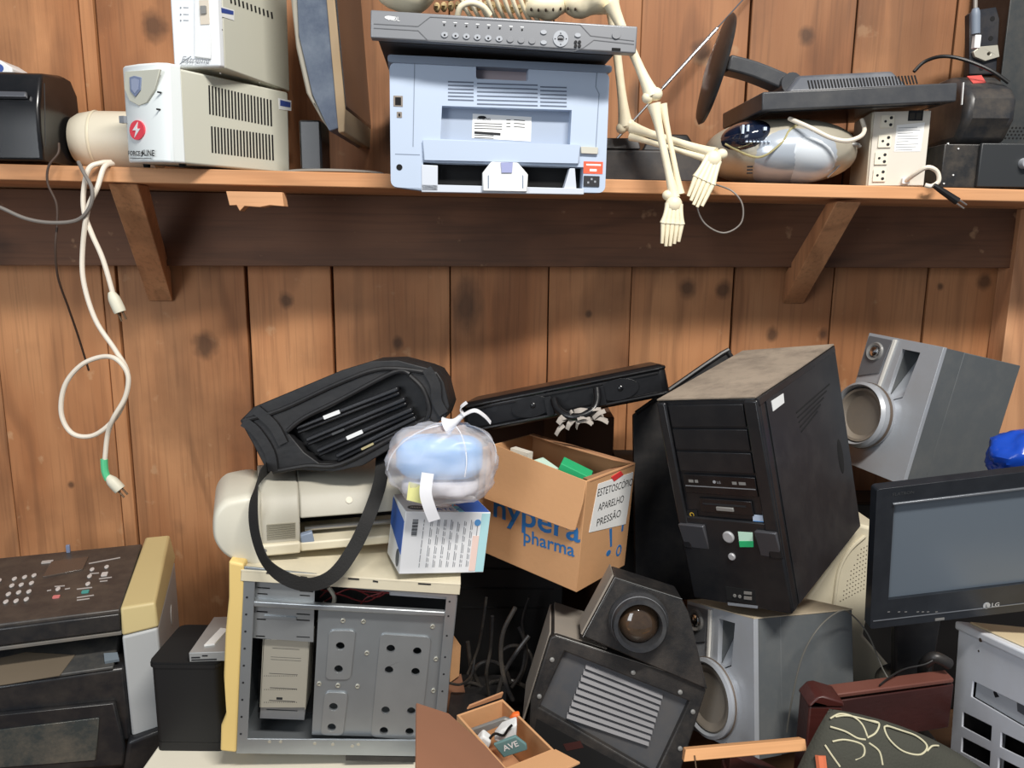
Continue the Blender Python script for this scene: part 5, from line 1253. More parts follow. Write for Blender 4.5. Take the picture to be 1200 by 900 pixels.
# ---- stereo speakers
def speaker(M, w_, d_, h_, label, wx, wz, wp_=1.0):
    P = thing('stereo_speaker', M, label, 'speaker', 'silver and grey stereo speakers'); f = front(M)
    build('cabinet', MB().box(.001,w_-.001,.062,d_,.001,h_-.001), GREYV, P, bevel=.0015)
    SB = mat('silver baffle plastic', (172,176,182), .35, metal=.3, var=.04, dust=.2, dustcol=(150,140,124))
    sx0, sx1, sz0, sz1 = w_*.44, w_*.74, h_*.52, h_*.93
    sc_ = [(sx0+.006,sz0),(sx1-.010,sz0+.02),(sx1,sz1),(sx0+.012,sz1)]
    wc = circ(wx, wz, .062, 40)
    build('baffle', MB().prism(f, [(0,0),(w_,0),(w_,h_),(0,h_)], -.010, 0, holes=[sc_, wc]), SB, P, bevel=.003, seg=3)
    build('cabinet_front', MB().prism(f, [(.001,.001),(w_-.001,.001),(w_-.001,h_-.001),(.001,h_-.001)], -.0615, -.0102, holes=[sc_, wc]), GREYV, P)
    build('port_scoop', MB().hexa([(sx0-.002,.058,sz0-.004),(sx1+.004,.058,sz0-.004),(sx1+.004,.058,sz1+.004),(sx0-.002,.058,sz1+.004),(sx0-.002,.0612,sz0-.004),(sx1+.004,.0612,sz0-.004),(sx1+.004,.0612,sz1+.004),(sx0-.002,.0612,sz1+.004)]), mat('scoop silver', (150,152,156), .45), P)
    mb = MB().hexa([(sx0+.007,.003,sz0+.004),(sx1-.012,.003,sz0+.022),(sx1-.004,.055,sz1-.006),(sx0+.012,.055,sz1-.006),(sx0+.007,.010,sz0+.004),(sx1-.012,.010,sz0+.022),(sx1-.004,.0575,sz1-.006),(sx0+.012,.0575,sz1-.006)])
    build('port_throat', mb, SILV, P, bevel=.001)
    # woofer, standing proud of the baffle
    k_ = wp_; prof = [(.0605,-.03),(.066,.001),(.070,.012*k_),(.070,.034*k_),(.064,.040*k_),(.0605,.034*k_),(.060,.020*k_)]
    build('woofer_ring', MB().lathe(f, wx, wz, prof, 48, caps=False), SB, P, smooth=True, angle=40)
    wo = build('woofer_cone', MB().lathe(f, wx, wz, [(.0602,.020*k_),(.057,.031*k_),(.052,.030*k_),(.048,.022*k_),(.02,.010*k_),(.001,.011*k_)], 48), mat('taupe woofer cone', (126,118,108), .6, dust=.4), P, smooth=True, angle=50)
    build('dust_cap', MB().lathe(f, wx, wz, [(.021,.009*k_),(.018,.015*k_),(.010,.019*k_),(.001,.020*k_)], 32), SILVD, wo, smooth=True)
    build('woofer_seal', MB().lathe(f, wx, wz, [(.0705,.013*k_),(.0716,.017*k_),(.0705,.021*k_)], 48), mat('brown seal', (92,80,70), .6), P, smooth=True)
    tx, tz = w_*.17, h_*.87
    build('tweeter_panel', MB().prism(f, [(.004,h_*.66),(w_*.30,h_*.72),(w_*.36,h_-.006),(.004,h_-.006)], 0, .003), mat('tweeter grey', (118,120,124), .35, metal=.4), P, bevel=.001)
    o = build('tweeter_ring', MB().lathe(f, tx, tz, [(.021,.003),(.019,.008),(.014,.006),(.013,.003)], 30, caps=False), SILVD, P, smooth=True)
    build('tweeter_dome', MB().lathe(f, tx, tz, [(.012,.003),(.010,.008),(.005,.011),(.001,.0115)], 24), CHROME, o, smooth=True)
    build('trim_strip', MB().prism(f, [(w_*.335,h_*.60),(w_*.37,h_*.60),(w_*.415,h_-.004),(w_*.37,h_-.004)], 0, .005), mat('light trim strip', (206,204,198), .4), P, bevel=.001)
    return P, f
M = MT(((0.3598,0.9106,0.2033,0.7213),(-0.9323,0.3597,0.0384,-0.1898),(-0.0381,-0.2033,0.9784,1.1325)))
speaker(M, .187, .234, .286, 'silver and grey stereo speaker tilted above the flat screen at the right', .062, .112)
M = MT(((0.4334,0.9011,0.0104,0.3418),(-0.8676,0.4141,0.2752,-0.5260),(0.2436,-0.1283,0.9613,0.6920)))
Ps, fs_ = speaker(M, .180, .241, .236, 'silver and grey stereo speaker under the dusty black tower, beside the old projector', .074, .076, .5)
build('dusty_top', MB().prism(top(M,.236), [(0,0),(.180,0),(.180,.241),(0,.241)], -.0005, .0015), mat('dusty beige top', (176,162,138), .8, var=.1, dust=.4), Ps)

# ---- black boxes, mostly added, standing in for the dark behind
def dark_case(name, M, w_, d_, h_, label, cat):
    P = thing(name, M, label, cat)
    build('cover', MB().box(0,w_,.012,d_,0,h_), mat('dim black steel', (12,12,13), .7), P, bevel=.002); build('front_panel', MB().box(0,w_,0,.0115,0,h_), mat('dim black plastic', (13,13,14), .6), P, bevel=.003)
    mb = MB()
    for i in range(3): mb.box(.02,w_-.02,-.0015,.001,h_-.05-i*.045,h_-.046-i*.045)
    build('slot', mb, HOLE, P); return P
dark_case('black_box', Matrix.Translation((-.125,-.30,.502)), .24, .16, .455, 'added matt black box standing in for the dark under the pharmacy carton', 'computer')  # added box, near black to pass for the shadow under the carton
dark_case('black_box', Matrix.Translation((.245,-.22,.502)), .14, .19, .60, 'matt black computer in the dark gap left of the dusty tower', 'computer')
dark_case('dark_backing_box', Matrix.Translation((.72,-.170,.502)), .60, .105, .515, 'added matt black box filling the dark under tilted speaker and flat screen', 'box')  # added box, keeps the lit wall from showing below the screen
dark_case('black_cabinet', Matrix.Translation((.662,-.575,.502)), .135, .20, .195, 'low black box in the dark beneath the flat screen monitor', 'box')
# leaning black panel behind the tower
o0 = at(745,700,-.30); 
M = frame(at(745,560,-.27), (1,.05,0), (.0,.18,1)); f = front(M)
P = thing('screen_panel', M, 'thin black panel leaning behind the dusty tower, its slanted edge showing above', 'panel')
q_ = f.q([(742,486),(775,462),(846,413),(855,412),(860,420),(880,700),(745,705)])
build('panel', MB().prism(f, q_, -.012, 0), BLK, P, bevel=.002)
build('edge_frame', MB().tube([f.p(*f.hit(x,y),.002) for x,y in ((745,484),(775,463),(846,414),(854,414),(859,424))], .005, 8, 3), BLK, P, smooth=True)

# ---- old slide/episcope projector
M = MT(((0.9579,0.0563,0.2816,0.0194),(-0.1019,0.9834,0.1500,-0.6229),(-0.2685,-0.1724,0.9477,0.7348)))
w_, d_, h_ = 0.287, 0.20, 0.194
P = thing('projector', M, 'old dusty black projector with a round glass lens and louvred front plate', 'projector')
f = front(M)
PB = mat('projector crackle black', (30,30,31), .45, dust=.3, dustcol=(110,100,90), bump=.2, bscale=400)
PD = mat('dusty projector side', (138,130,120), .85, var=.15, dust=.4, dustcol=(150,138,124))
rec = f.q([(662,764),(808,822),(768,908),(632,829)])
lo = -.125
outer = [(.05,lo),(w_,lo),(w_,h_-.012),(w_-.012,h_),(.008,h_),(0,h_-.008),(0,.07)]
holeb = f.q([(632,838),(766,912),(757,930),(628,875)])
build('front_frame', MB().prism(f, outer, -.022, 0, holes=[rec]), PB, P, bevel=.003)
build('body', MB().hexa([(.03,.0225,lo),(w_-.002,.0225,lo),(w_-.002,.0225,h_-.002),(.002,.0225,h_-.002),(.03,d_,lo),(w_-.10,d_,lo),(w_-.10,d_,h_-.002),(.002,d_,h_-.002)]), PB, P, bevel=.006)
build('side_sheet', MB().hexa([(-.0015,.024,.02),(.0015,.024,.02),(.0015,.024,h_-.006),(-.0015,.024,h_-.006),(-.0015,d_-.004,.02),(.0015,d_-.004,.02),(.0015,d_-.004,h_-.006),(-.0015,d_-.004,h_-.006)]), PD, P)
build('top_sheet', MB().box(.006,w_*.36,.012,d_-.006,h_-.0015,h_+.001), PD, P)
build('grille_plate', MB().prism(f, rec, -.0205, -.014), mat('steel blue grey plate', (92,94,98), .42, metal=.4, dust=.2), P)
LV = mat('bright louvre steel', (108,107,110), .5)
for i in range(9):
    k = i/8; x0 = 687-k*22; y0 = 777+k*58; x1 = 777-k*16; y1 = 813+k*55
    q = f.q([(x0,y0),(x1,y1),(x1-1,y1+5.2),(x0-1.2,y0+5.4)], -.012)
    q2 = [f.p(a,b,-.0141) for a,b in q]; q3 = [f.p(*q[0],-.0138),f.p(*q[1],-.0138),f.p(*q[2],-.0075),f.p(*q[3],-.0075)]
    mb = MB().hexa([q3[3],q3[2],q3[1],q3[0],q2[3],q2[2],q2[1],q2[0]]); build('louvre', mb, LV, P, bevel=.0006)
mb = MB()
for i in range(8):
    k = (i+.62)/8; x0 = 687-k*22; y0 = 777+k*58; x1 = 777-k*16; y1 = 813+k*55
    mb.prism(f, f.q([(x0,y0),(x1,y1),(x1,y1+1.8),(x0,y0+1.8)],-.0139), -.0142, -.0135)
build('louvre_gap', mb, HOLE, P)
mb = MB()
for x, y in ((647,773),(632,816),(797,811),(812,834),(797,877),(742,788)): mb.lathe(f, *f.hit(x,y), [(.0045,-.001),(.004,.002),(.002,.003)], 12)
build('screw', mb, SILVD, P, smooth=True)
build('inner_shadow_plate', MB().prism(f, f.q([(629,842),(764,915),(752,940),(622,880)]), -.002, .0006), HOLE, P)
decal('red_mark', f, f.q([(660,872),(680,868),(684,876),(664,880)], .0008), mat('dark red mark', (60,24,20), .6), P, .0006, .0012)
# lens housing
fh = front(M, .002)
hp = fh.q([(683,744),(720,675),(798,700),(806,716),(828,806)])
hb = [(a*0.97+.004, b*1.0) for a, b in hp]
lh = build('lens_housing', MB().prism(fh, hp, -.075, .010), PB, P, bevel=.003)
build('housing_side', MB().hexa([fh.p(*hp[0],.0)+Vector((-.001,0,0)), fh.p(*hp[1],.0)+Vector((-.001,0,0)), fh.p(*hp[1],.0)+Vector((-.004,.0,.002)), fh.p(*hp[0],.0)+Vector((-.004,0,.001)),
     fh.p(*hp[0],-.075)+Vector((-.001,0,0)), fh.p(*hp[1],-.075)+Vector((-.001,0,0)), fh.p(*hp[1],-.075)+Vector((-.004,0,.002)), fh.p(*hp[0],-.075)+Vector((-.004,0,.001))]), PD, P)
build('bright_edge', MB().tube([fh.p(*hp[0],.0105), fh.p(*hp[1],.0105), fh.p(*hp[2],.0105)], .0008, 6, 0), mat('worn metal edge', (150,150,148), .4, metal=.7), P)
build('bright_edge', MB().tube([Vector((.008,0,h_-.001)), Vector((w_-.012,0,h_-.001))], .0007, 6, 0), mat('worn metal edge', (150,150,148), .4, metal=.7), P)
lc_ = fh.hit(749,731,.03)
LR = mat('lens barrel black', (42,43,46), .4, dust=.3, dustcol=(110,108,104))
lb_ = build('lens_barrel', MB().lathe(fh, *lc_, [(.052,.009),(.052,.022),(.047,.030),(.047,.040),(.0445,.046),(.038,.046),(.036,.040),(.035,.020)], 48, caps=False), LR, P, smooth=True, angle=30)
build('ring_groove', MB().lathe(fh, *lc_, [(.0475,.030),(.0482,.033),(.0475,.036)], 48), mat('grey key', (128,130,134), .4), lb_, smooth=True)
gl = mat('amber lens glass', (72,56,42), .06, coat=1.0, dust=.95, dustcol=(30,24,20), vscale=60)  # amber and dark mottling paints reflections into the glass colour
build('lens_glass', MB().lathe(fh, *lc_, [(.0355,.022),(.030,.030),(.020,.0355),(.010,.038),(.001,.0385)], 40), gl, lb_, smooth=True)
build('cord', MB().tube([Vector((.15,.19,h_+.06)),Vector((.17,.14,h_+.085)),Vector((.20,.10,h_+.075)),Vector((.24,.09,h_+.04))], .0035, 8, 6), CBK, P, smooth=True)

# ---- heap of black cables between case and projector
r_ = random.Random(21)
CPATH = [[(604,712),(590,740),(587,770),(592,800),(601,820)],[(577,722),(575,760),(570,790),(574,820)],[(620,745),(605,765),(590,790),(583,815)],
 [(548,752),(552,780),(560,800),(566,816)],[(525,800),(540,802),(552,792),(556,772)],[(586,764),(598,757),(612,758),(622,768),(627,800),(624,835)],
 [(560,815),(575,800),(600,798),(618,806)],[(533,812),(548,800),(566,806),(580,822)],[(608,735),(615,755),(612,785),(600,805)],[(570,700),(566,730),(560,760),(548,790)],
 [(545,820),(556,785),(572,775),(590,782),(598,800)],[(620,700),(612,730),(618,770),(608,800)]]
CL = ['thickest black cable arching up in the dark beside the projector','black cable hanging straight down in the dark gap','black cable slanting down to the left in the dark gap','short black cable beside the open case','black cable curling round at the right foot of the open case',
 'black cable with a small arch in the dark gap','black cable lying low across the dark gap','black cable lying behind the lower carton','black cable close to the left side of the projector','long black cable curving along the dark gap','black cable looping low behind the open carton','black cable hanging highest beside the projector']
for i, pts in enumerate(CPATH):
    y = r_.uniform(-.47,-.40) if i == 0 else r_.uniform(-.42,-.35); mb = MB().tube([at(x,yy,y+r_.uniform(-.01,.01)) for x,yy in pts], r_.choice((.0028,.0036,.0045)), 8, 6)
    tag(build('black_cable', mb, mat('semi gloss black cable', (34,34,36), .35, dust=.2), smooth=True), CL[i], 'cable', 'black cables in the dark gap')
M = Matrix.Translation((-.118,-.49,.502))
P = thing('accessory_box', M, 'low black box of leads in the dark gap between open case and projector', 'box')
build('tray', MB().prism(top(M,0), rrect(0,0,.110,.17,.008), 0, .16), BLK, P, bevel=.003); build('lid', MB().prism(top(M,0), rrect(-.003,-.003,.113,.173,.01), .1602, .168), BLK, P, bevel=.002)
a = at(527,792,-.39); M = Matrix.Translation((a.x,-.39,a.z-.11))
P = thing('cardboard_scrap', M, 'narrow strip of cardboard showing right of the open case', 'cardboard')
f = front(M); build('strip', MB().prism(f, f.q([(527,800),(529,742),(540,758),(538,792)]), -.004, 0), CARD, P)
build('fold', MB().prism(f, f.q([(524,800),(540,792),(560,880),(524,880)]), -.008, -.005), CARDR, P)

# ---- open carton at the bottom
NA, NB, NN = atz(524,838,.82), atz(611,808,.82), atz(592,902,.82)
ux = (NB-NA).normalized(); M = frame((NN.x,NN.y,.502), (ux.x,ux.y,0))
P = thing('cardboard_box', M, 'open cardboard box with raised flaps at the bottom edge, left of the projector', 'cardboard box')
bw, bd, bh = .090, .158, .318
tt = top(M, 0)
build('carton', MB().prism(tt, [(0,0),(bw,0),(bw,bd),(0,bd)], 0, bh, holes=[[(.004,.004),(bw-.004,.004),(bw-.004,bd-.004),(.004,bd-.004)]]), CARD, P, bevel=.0008)
build('bottom', MB().box(.004,bw-.004,.004,bd-.004,.001,.005), CARDI, P)
lf = Pl(M, (-.0045,0,bh), (0,-1,0), (-.8,0,.6))
fl = build('flap', MB().prism(lf, [lf.hit(524,838),lf.hit(487,826),lf.hit(486,925),lf.hit(560,940),lf.hit(592,905),lf.hit(586,893),lf.hit(568,877)], -.0035, 0), CARDR, P, bevel=.0006, label='tall reddish left flap')
build('paper_label', MB().prism(lf, lf.q([(497,886),(512,896),(524,912),(496,912)]), 0, .0012), PAPER, fl)
ff2 = Pl(M, (0,-.0035,bh), (1,0,0), (0,-.9,.1))
build('flap', MB().prism(ff2, [(.004,0),(bw,0),(bw+.01,.05),(.0,.055)], -.0035, 0), CARD, P, bevel=.0006, label='front flap')
bf2 = Pl(M, (0,bd+.0035,bh), (1,0,0), (0,-.15,1))
build('flap', MB().prism(bf2, [(bw*.25,0),(bw,0),(bw+.003,.010),(bw*.3,.006)], -.0035, 0), CARDI, P, bevel=.0006, label='pale back flap')
def wthing(name, pts, Y, m_, th, label, cat, parts=None):
    o_ = at(*pts[0], Y); M_ = Matrix.Translation(o_); f_ = front(M_)
    T_ = thing(name, M_, label, cat); build('body', MB().prism(f_, f_.q(pts), -th, 0), m_, T_, bevel=min(th*.3,.004), seg=3)
    return T_, f_
Mt = M @ Matrix.Translation((.006,.006,.006)); T_ = thing('packed_box', Mt, 'brown inner box under the adapters in the lower open carton', 'box'); build('carton', MB().box(0,bw-.012,0,bd-.012,0,.235), CARDI, T_, bevel=.001); build('tape', MB().box(.03,.05,-.0004,bd-.0116,.2345,.2355), TAN, T_)
T_, f_ = wthing('metal_strip', [(547,858),(592,842),(600,845),(560,862)], -.705, SILVD, .008, 'grey metal strip lying in the lower open carton', 'metal strip')
T_, f_ = wthing('white_adapter', [(578,868),(588,856),(606,849),(605,866),(590,874)], -.735, WHITE, .025, 'white plastic adapter lying in the lower open carton', 'adapter')
build('cord', MB().tube([f_.p(*f_.hit(x,y),.004) for x,y in ((572,866),(580,858),(590,860),(596,852),(600,848))], .0022, 6, 5), CBK, T_, smooth=True)
T_, f_ = wthing('white_adapter', [(556,872),(566,862),(576,870),(572,880),(562,878)], -.745, WHITE, .02, 'smaller white adapter at the left in the lower open carton', 'adapter')
T_, f_ = wthing('orange_cap', [(596,845),(601,838),(609,837),(609,848),(602,850)], -.688, mat('orange plastic', (236,110,44), .5), .012, 'bright orange piece in the back of the lower open carton', 'plastic cap')
T_, f_ = wthing('teal_packet', [(578,873),(604,863),(617,873),(618,879),(590,888)], -.775, mat('dull teal card', (96,130,130), .6), .006, 'teal packet printed AVE standing in the lower open carton', 'packet')
mb = MB(); tpx(mb, 'AVE', f_, (591,880), (608,873.5), h=.0004, bold=.02); build('lettering', mb, WHITE, T_)

# ---- flat screen monitor on the right
M = MT(((0.9914,-0.0376,-0.1253,0.6216),(0.0166,0.9863,-0.1642,-0.6230),(0.1298,0.1607,0.9784,0.9486)))
w_, d_, h_ = 0.416, 0.045, 0.272
P = thing('flat_screen_monitor', M, 'black flat screen monitor with a dusty grey screen standing at the right edge', 'monitor')
f = front(M)
MB_ = mat('navy black bezel', (28,32,38), .35, dust=.12, dustcol=(90,94,100))
sq = f.q([(1048,591),(1300,562),(1300,690),(1048,702)])
zs0, zs1 = sq[3][1], sq[0][1]; sx = sq[0][0]
scr = [(sx,zs0),(w_-sx,zs0),(w_-sx,zs1),(sx,zs1)]
build('bezel', MB().prism(f, rrect(0,0,w_,h_,.006), -.02, 0, holes=[scr]), MB_, P, bevel=.003, seg=3)
build('screen', MB().prism(f, scr, -.010, -.006), SCRN, P)
build('rear_shell', MB().hexa([(.004,.0205,.004),(w_-.004,.0205,.004),(w_-.004,.0205,h_-.004),(.004,.0205,h_-.004),(.04,.06,.03),(w_-.04,.06,.03),(w_-.04,.06,h_-.03),(.04,.06,h_-.03)]), BLK, P, bevel=.003)
build('screen_edge', MB().box(sx-.003,w_-sx+.003,-.003,.001,zs1,zs1+.003), mat('silver edge line', (128,132,138), .3, metal=.5), P, bevel=.0006)
zb = f.hit(1100,719)[1]; build('bezel_seam', MB().box(.005,w_-.005,-.0012,.001,zb,zb+.0012), mat('silver edge line', (128,132,138), .3, metal=.5), P)
a, b = f.hit(1156,709.5); o = build('maker_mark', MB().prism(f, circ(a,b,.0062,24), -.0004, .0009), SILV, P)
mb = MB(); text(mb, 'LG', f, a+.008, b-.004, .0115, h=.0004, bold=.03); build('maker_lettering', mb, SILV, P)
mb = MB(); text(mb, 'L', f, a-.0022, b-.0034, .009, h=.0009); build('mark_letter', mb, MB_, o)
mb = MB()
for x in (1040,1052,1060,1074,1080,1086,1096): a, b = f.hit(x,717.5); mb.box(a,a+.004,-.0006,.001,b,b+.0012)
build('key_print', mb, SILVD, P)
a, b = f.hit(1101,725.5); build('status_label', MB().box(a-.008,a+.008,-.001,.001,b-.0022,b+.0022), SILVD, P)
mb = MB(); a, b = f.hit(1060,578); text(mb, 'FLATRON', f, a-.02, b-.002, .008, h=.0004); build('bezel_print', mb, DGREY, P)
build('neck', MB().hexa([(.085,.061,-.192),(.155,.061,-.192),(.17,.061,.10),(.07,.061,.10),(.085,.08,-.192),(.155,.08,-.192),(.17,.08,.10),(.07,.08,.10)]), BLK, P, bevel=.004)
build('foot', MB().lathe(top(M,-.205), .12, .075, [(.055,0),(.060,.004),(.05,.010),(.03,.014)], 40), BLKG, P, smooth=True)
c = at(1095,795,-.62); tag(build('black_cable', MB().tube([at(1082,798,-.56), at(1083,780,-.58), at(1095,770,-.6), at(1112,778,-.6)], .010, 12, 6), BLK, smooth=True), 'thick black cable curl below the flat screen monitor', 'cable')

# ---- beige tube monitor behind
M = frame(at(950,860,-.37), (1,.06,0)); f = front(M)
P = thing('tube_monitor', M, 'old beige tube monitor shell with fine vent holes, wedged between speaker and flat screen', 'monitor')
sh = f.q([(1006,614),(1040,622),(1023,690),(1012,745),(1070,812),(1100,846),(950,846),(925,800),(920,740),(950,697)])
build('rear_shell', MB().prism(f, sh, -.16, 0, taper=1.0), BEIGE, P, bevel=.006, seg=3)
build('moulded_ridge', MB().tube([f.p(*f.hit(x,y),.001) for x,y in ((1013,628),(995,645),(983,668),(978,700),(976,718))], .004, 8, 6), BEIGE, P, smooth=True)
mb = MB()
for i in range(9):
    for j in range(11):
        x = 1016-i*3.4-j*.4; y = 640+j*5+i*1.8
        if (x-985)*.9+(y-700)*.35 < 0: continue
        mb.prism(f, circ(*f.hit(x,y), .0012, 6), -.0004, .0005)
build('vent_hole', mb, mat('dark brown', (52,36,24), .8), P)

# ---- blue bag
c = at(1204,534,-.46)
M = Matrix.Translation((c.x,c.y,c.z-.055))
mb = MB().ell((0,0,.052), (.070,.05,.052), nu=48, nv=30, fn=lambda d: 1+.16*noise.noise(d*2.1+Vector((5,2,1)))+.08*abs(noise.noise(d*5.3)))
bb = build('blue_bag', mb, mat('glossy blue plastic film', (24,70,176), .25, var=.2), smooth=True, angle=30, M=M)
tag(bb, 'crumpled glossy blue plastic bag behind the flat screen monitor at the right edge', 'bag')

# ---- wires over the lower speaker
mb = MB().tube([at(922,858,-.665), at(928,820,-.665), at(940,770,-.655), at(960,735,-.64), at(985,716,-.6), at(1000,722,-.56), at(1018,745,-.56), at(1035,785,-.57), at(1052,812,-.6)], .0014, 6, 7)
tag(build('thin_cable', mb, mat('dull grey wire', (92,90,84), .5), smooth=True), 'thin grey wire arching over the top corner of the lower speaker', 'cable')
mb = MB().tube([at(1031,803,-.66), at(1042,794,-.64), at(1060,784,-.62), at(1085,778,-.61), at(1102,768,-.60)], .0016, 6, 7)
tag(build('thin_cable', mb, CBK, smooth=True), 'thin black wire curving above the dark red wooden rail', 'cable')

# ---- dark red wooden frame, cushion, stick
Yr = -.735
a = at(985,818,Yr); b = at(1125,800,Yr); pz = at(946,812,-.745)
M = Matrix.Translation((pz.x,-.70,.502))
P = thing('wooden_chair', M, 'dark red varnished wooden chair back, a rail and post behind the swirl cushion', 'chair')
Ti = M.inverted()
def bar(name, A, Bv, wz, wy, m_=RED, bevel=.002):
    A = Ti @ A; Bv = Ti @ Bv
    build(name, MB().hexa([A+Vector((0,0,-wz)),Bv+Vector((0,0,-wz)),Bv,A,A+Vector((0,wy,-wz)),Bv+Vector((0,wy,-wz)),Bv+Vector((0,wy,0)),A+Vector((0,wy,0))]), m_, P, bevel=bevel)
bar('top_rail', at(978,822,-.69), at(1118,802,-.608), .085, .022)
bar('rail_cap', at(976,815,-.694)+Vector((0,0,.001)), at(1118,796,-.612)+Vector((0,0,.001)), .008, .03, mat('worn red wood', (104,62,52), .5, var=.15))
p = Ti @ at(946,824,-.71); q = Ti @ at(988,818,-.71)
build('post', MB().box(p.x+.0, q.x-.004, -.02, .024, 0, p.z+.0), RED, P, bevel=.003)
build('post_cap', MB().prism(Pl(M,(0,-.02,0),(1,0,0),(0,0,1)), [(p.x-.003,p.z+.0005),(q.x-.001,p.z+.0005),(q.x-.004,p.z+.010),(p.x+.022,p.z+.020),(p.x+.010,p.z+.018),(p.x,p.z+.006)], -.046, .002), RED, P, bevel=.003)
build('post', MB().box(.200,.225,.090,.114,0,p.z-.05), RED, P, bevel=.003)
build('lower_rail', MB().hexa([(-.11,-.03,.25),(.0,-.03,.20),(.0,-.03,.225),(-.11,-.03,.283),(-.11,.0,.25),(.0,.0,.20),(.0,.0,.225),(-.11,.0,.283)]), RED, P, bevel=.002)
build('foot', MB().box(-.115,-.09,-.03,0,0,.25), RED, P, bevel=.002)
c = at(1036,888,-.80)
cc = at(966,816,-.785)
M = frame(cc, (math.cos(.36),-.05,-math.sin(.36)), (math.sin(.36),.20,math.cos(.36)))
P = thing('cushion', M, 'dark grey-green cushion with cream swirls leaning on the red wooden frame', 'cushion')
Hc = (c.z-.502)+.055; fc = front(M)
def cfn(d): return 1.0
CX, CZ, RX, RZ, RY = .140, -.150, .140, .150, .045
def csurf(x, z):   # front surface of the cushion
    u, v = abs((x-CX)/RX), abs((z-CZ)/RZ); k = max(0.0, 1-u**2.6-v**2.6); return -RY*k**.5
mb = MB(); nn = 28; vs = []; fs = []
for side in (-1,1):
    for j in range(nn+1):
        for i in range(nn+1):
            s_, t_ = -1+2*i/nn, -1+2*j/nn
            # squircle map
            x = CX+RX*s_*(1-.10*t_*t_); z = CZ+RZ*t_*(1-.10*s_*s_)
            th_ = RY*(max(0,(1-s_**2))*max(0,(1-t_**2)))**.42
            wr = .0035*noise.noise(Vector((x*22,z*22,side)))
            vs.append((x, side*(th_)+wr*(1 if th_ > .004 else 0), z))
    k = len(fs)
for sd_i in range(2):
    o_ = sd_i*(nn+1)**2
    for j in range(nn):
        for i in range(nn):
            q = (o_+j*(nn+1)+i, o_+j*(nn+1)+i+1, o_+(j+1)*(nn+1)+i+1, o_+(j+1)*(nn+1)+i); fs.append(q if sd_i == 0 else q[::-1])
mb.add(vs, fs)
build('cover', mb, mat('grey green fabric', (62,62,54), .9, var=.2, bump=.5, bscale=250), P, smooth=True, angle=180)
def con(x, y):   # a seen place of the cushion's front
    th_ = RY*.7
    for _ in range(8):
        a_, b_ = fc.hit(x, y, th_); s_ = (a_-CX)/RX; t_ = (b_-CZ)/RZ
        s_, t_ = s_/(1-.10*t_*t_), t_/(1-.10*s_*s_); s_ = max(-.98,min(.98,s_)); t_ = max(-.98,min(.98,t_))
        th_ = RY*((1-s_**2)*(1-t_**2))**.42
    return Vector((CX+RX*s_*(1-.10*t_*t_), -th_-.0008, CZ+RZ*t_*(1-.10*s_*s_)))
SW = mat('cream embroidery', (196,190,160), .8)
for pts in ([(972,840),(985,832),(1000,836),(1010,848),(1016,862)],[(972,850),(990,856),(1004,864),(1014,866)],[(1020,836),(1030,846),(1026,858),(1016,864)],[(975,868),(990,866),(1010,872),(1012,884),(1002,890)],
            [(1040,846),(1058,850),(1074,862),(1086,874),(1078,884),(1058,880),(1042,866),(1036,852),(1044,846)],[(966,872),(974,884),(984,898)],[(1018,870),(1030,880),(1034,896)],[(1086,880),(1092,874),(1100,872)],[(978,838),(1000,828),(1034,834)]):
    build('swirl', MB().tube([con(x,y) for x,y in pts], .0014, 6, 6), SW, P, smooth=True)
build('orange_patch', MB().tube([con(960,884)+Vector((0,-.002,0)), con(962,900)+Vector((0,-.002,0)), con(964,920)+Vector((0,-.002,0))], .008, 8, 4), mat('orange fabric', (206,110,74), .9), P, smooth=True)
a = at(801,893,-.80); b = at(946,880,-.78); a2 = at(806,876,-.80)
ML = frame(a, b-a, (0,.5,1)); Ll = (b-a).length
P = thing('wooden_stick', ML, 'pale sawn wooden stick lying between the projector and the red wooden frame', 'stick')
build('bar', MB().hexa([(0,0,0),(Ll,0,.0),(Ll,0,.017),(.006,0,.017),(0.004,.022,0),(Ll,.022,.0),(Ll,.022,.017),(.008,.022,.017)]), WOODP, P, bevel=.0012)
build('nail', MB().tube([Vector((.018,-.001,.008)),Vector((.018,-.003,-.03))], .0012, 6, 0), mat('brass pin', (120,100,80), .4, metal=.8), P)

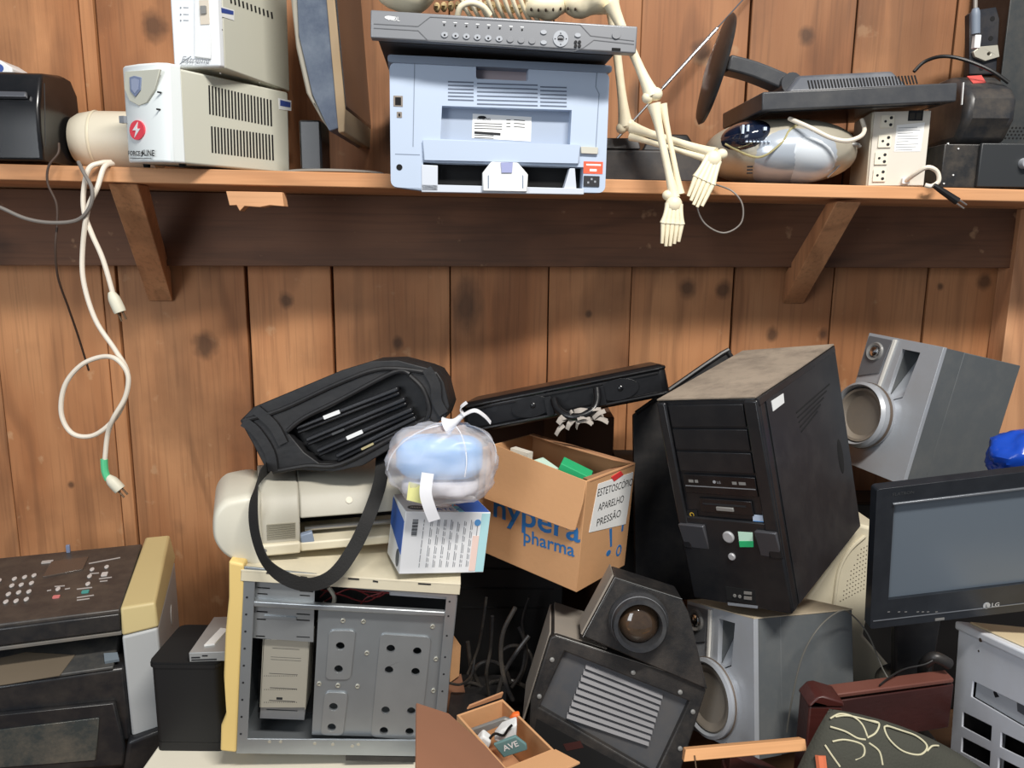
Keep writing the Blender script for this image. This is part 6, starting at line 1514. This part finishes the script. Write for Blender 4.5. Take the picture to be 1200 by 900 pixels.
# ---- white slotted case at the right
M = MT(((0.0035,0.9962,0.0872,0.8081),(-0.9737,-0.0165,0.2272,-0.6057),(0.2278,-0.0857,0.9699,0.5102)))
w_, d_, h_ = 0.278, 0.267, 0.410
P = thing('white_computer_case', M, 'white metal computer case with open slots in its side, at the bottom right corner', 'computer case')
f = front(M)
W2 = mat('cool white enamel', (222,226,234), .38, var=.03, dust=.15, dustcol=(170,160,140))
hs_ = []
zt = h_-.035
def rp(pts): return f.q(pts)
slot0 = rp([(1140,798),(1260,858),(1260,888),(1138,816)])
rows = []
for k in range(9):
    y = 834+k*29.5; rows.append(rp([(1128-k*.9,y),(1162-k*1.6,y+17),(1161-k*1.6,y+35),(1127-k*.9,y+17)]))
    rows.append(rp([(1128+45-k*3,y+24),(1128+84-k*4.5,y+43),(1128+83-k*4.5,y+60),(1128+44-k*3,y+41)]))
rows = [r_q for r_q in rows if min(b for a,b in r_q) > .02 and max(a for a,b in r_q) < w_-.012]
def okf(q): return min(a for a,b in q) > .006
slot0 = [(max(.01,min(w_-.012,a)), b) for a, b in slot0]
build('side_panel', MB().prism(f, [(0,.022),(w_,.022),(w_,h_-.016),(0,h_-.012)], -.004, 0, holes=[slot0]+[q for q in rows if okf(q)]), W2, P, bevel=.0012)
build('drive_panel', MB().prism(f, [(a+(.001 if i in (0,3) else -.001)*0, b) for i,(a,b) in enumerate(slot0)], -.009, -.0075), mat('soft grey metal', (196,200,206), .5), P)
build('frame', MB().box(0,w_,.0045,.012,.022,.030), W2, P); build('inner_panel', MB().box(.0,.006,.0045,d_,.022,h_-.018), BLK, P); build('frame', MB().box(w_-.006,w_,.0045,d_,.022,h_-.018), W2, P); build('inner_panel', MB().box(.0065,w_-.0065,d_-.004,d_,.022,h_-.018), HOLE, P)  # inner panels painted black to put shade behind the slots
build('frame', MB().box(.07,.10,.03,.034,.030,h_-.05), mat('soft grey metal', (196,200,206), .5), P)
build('base', MB().box(.0065,w_-.0065,.0125,d_-.0045,.022,.028), W2, P)
build('lid', MB().box(-.004,w_+.004,-.006,d_+.004,h_-.0155,h_), W2, P, bevel=.004, seg=3)
build('lid_top', MB().box(.012,w_-.012,.012,d_-.012,h_,h_+.004), mat('yellowed lid', (222,204,168), .5, var=.06), P, bevel=.003)
for x, y in ((1149,750),(1147,763)):
    a, b = f.hit(x,y,.006 if y < 755 else 0); build('screw_hole', MB().prism(f, circ(a,b,.0035 if y < 755 else .002,14), .005 if y < 755 else -.0004, .0068 if y < 755 else .0006), mat('dark brown', (52,36,24), .8), P)
decal('catch', f, f.q([(1161,808),(1166,816),(1162,817),(1160,811)]), INK, P, -.0076, -.006)
decal('dark_window', f, f.q([(1187,818),(1202,826),(1202,842),(1188,833)]), mat('dark mesh', (90,92,98), .7), P, -.0076, -.006)
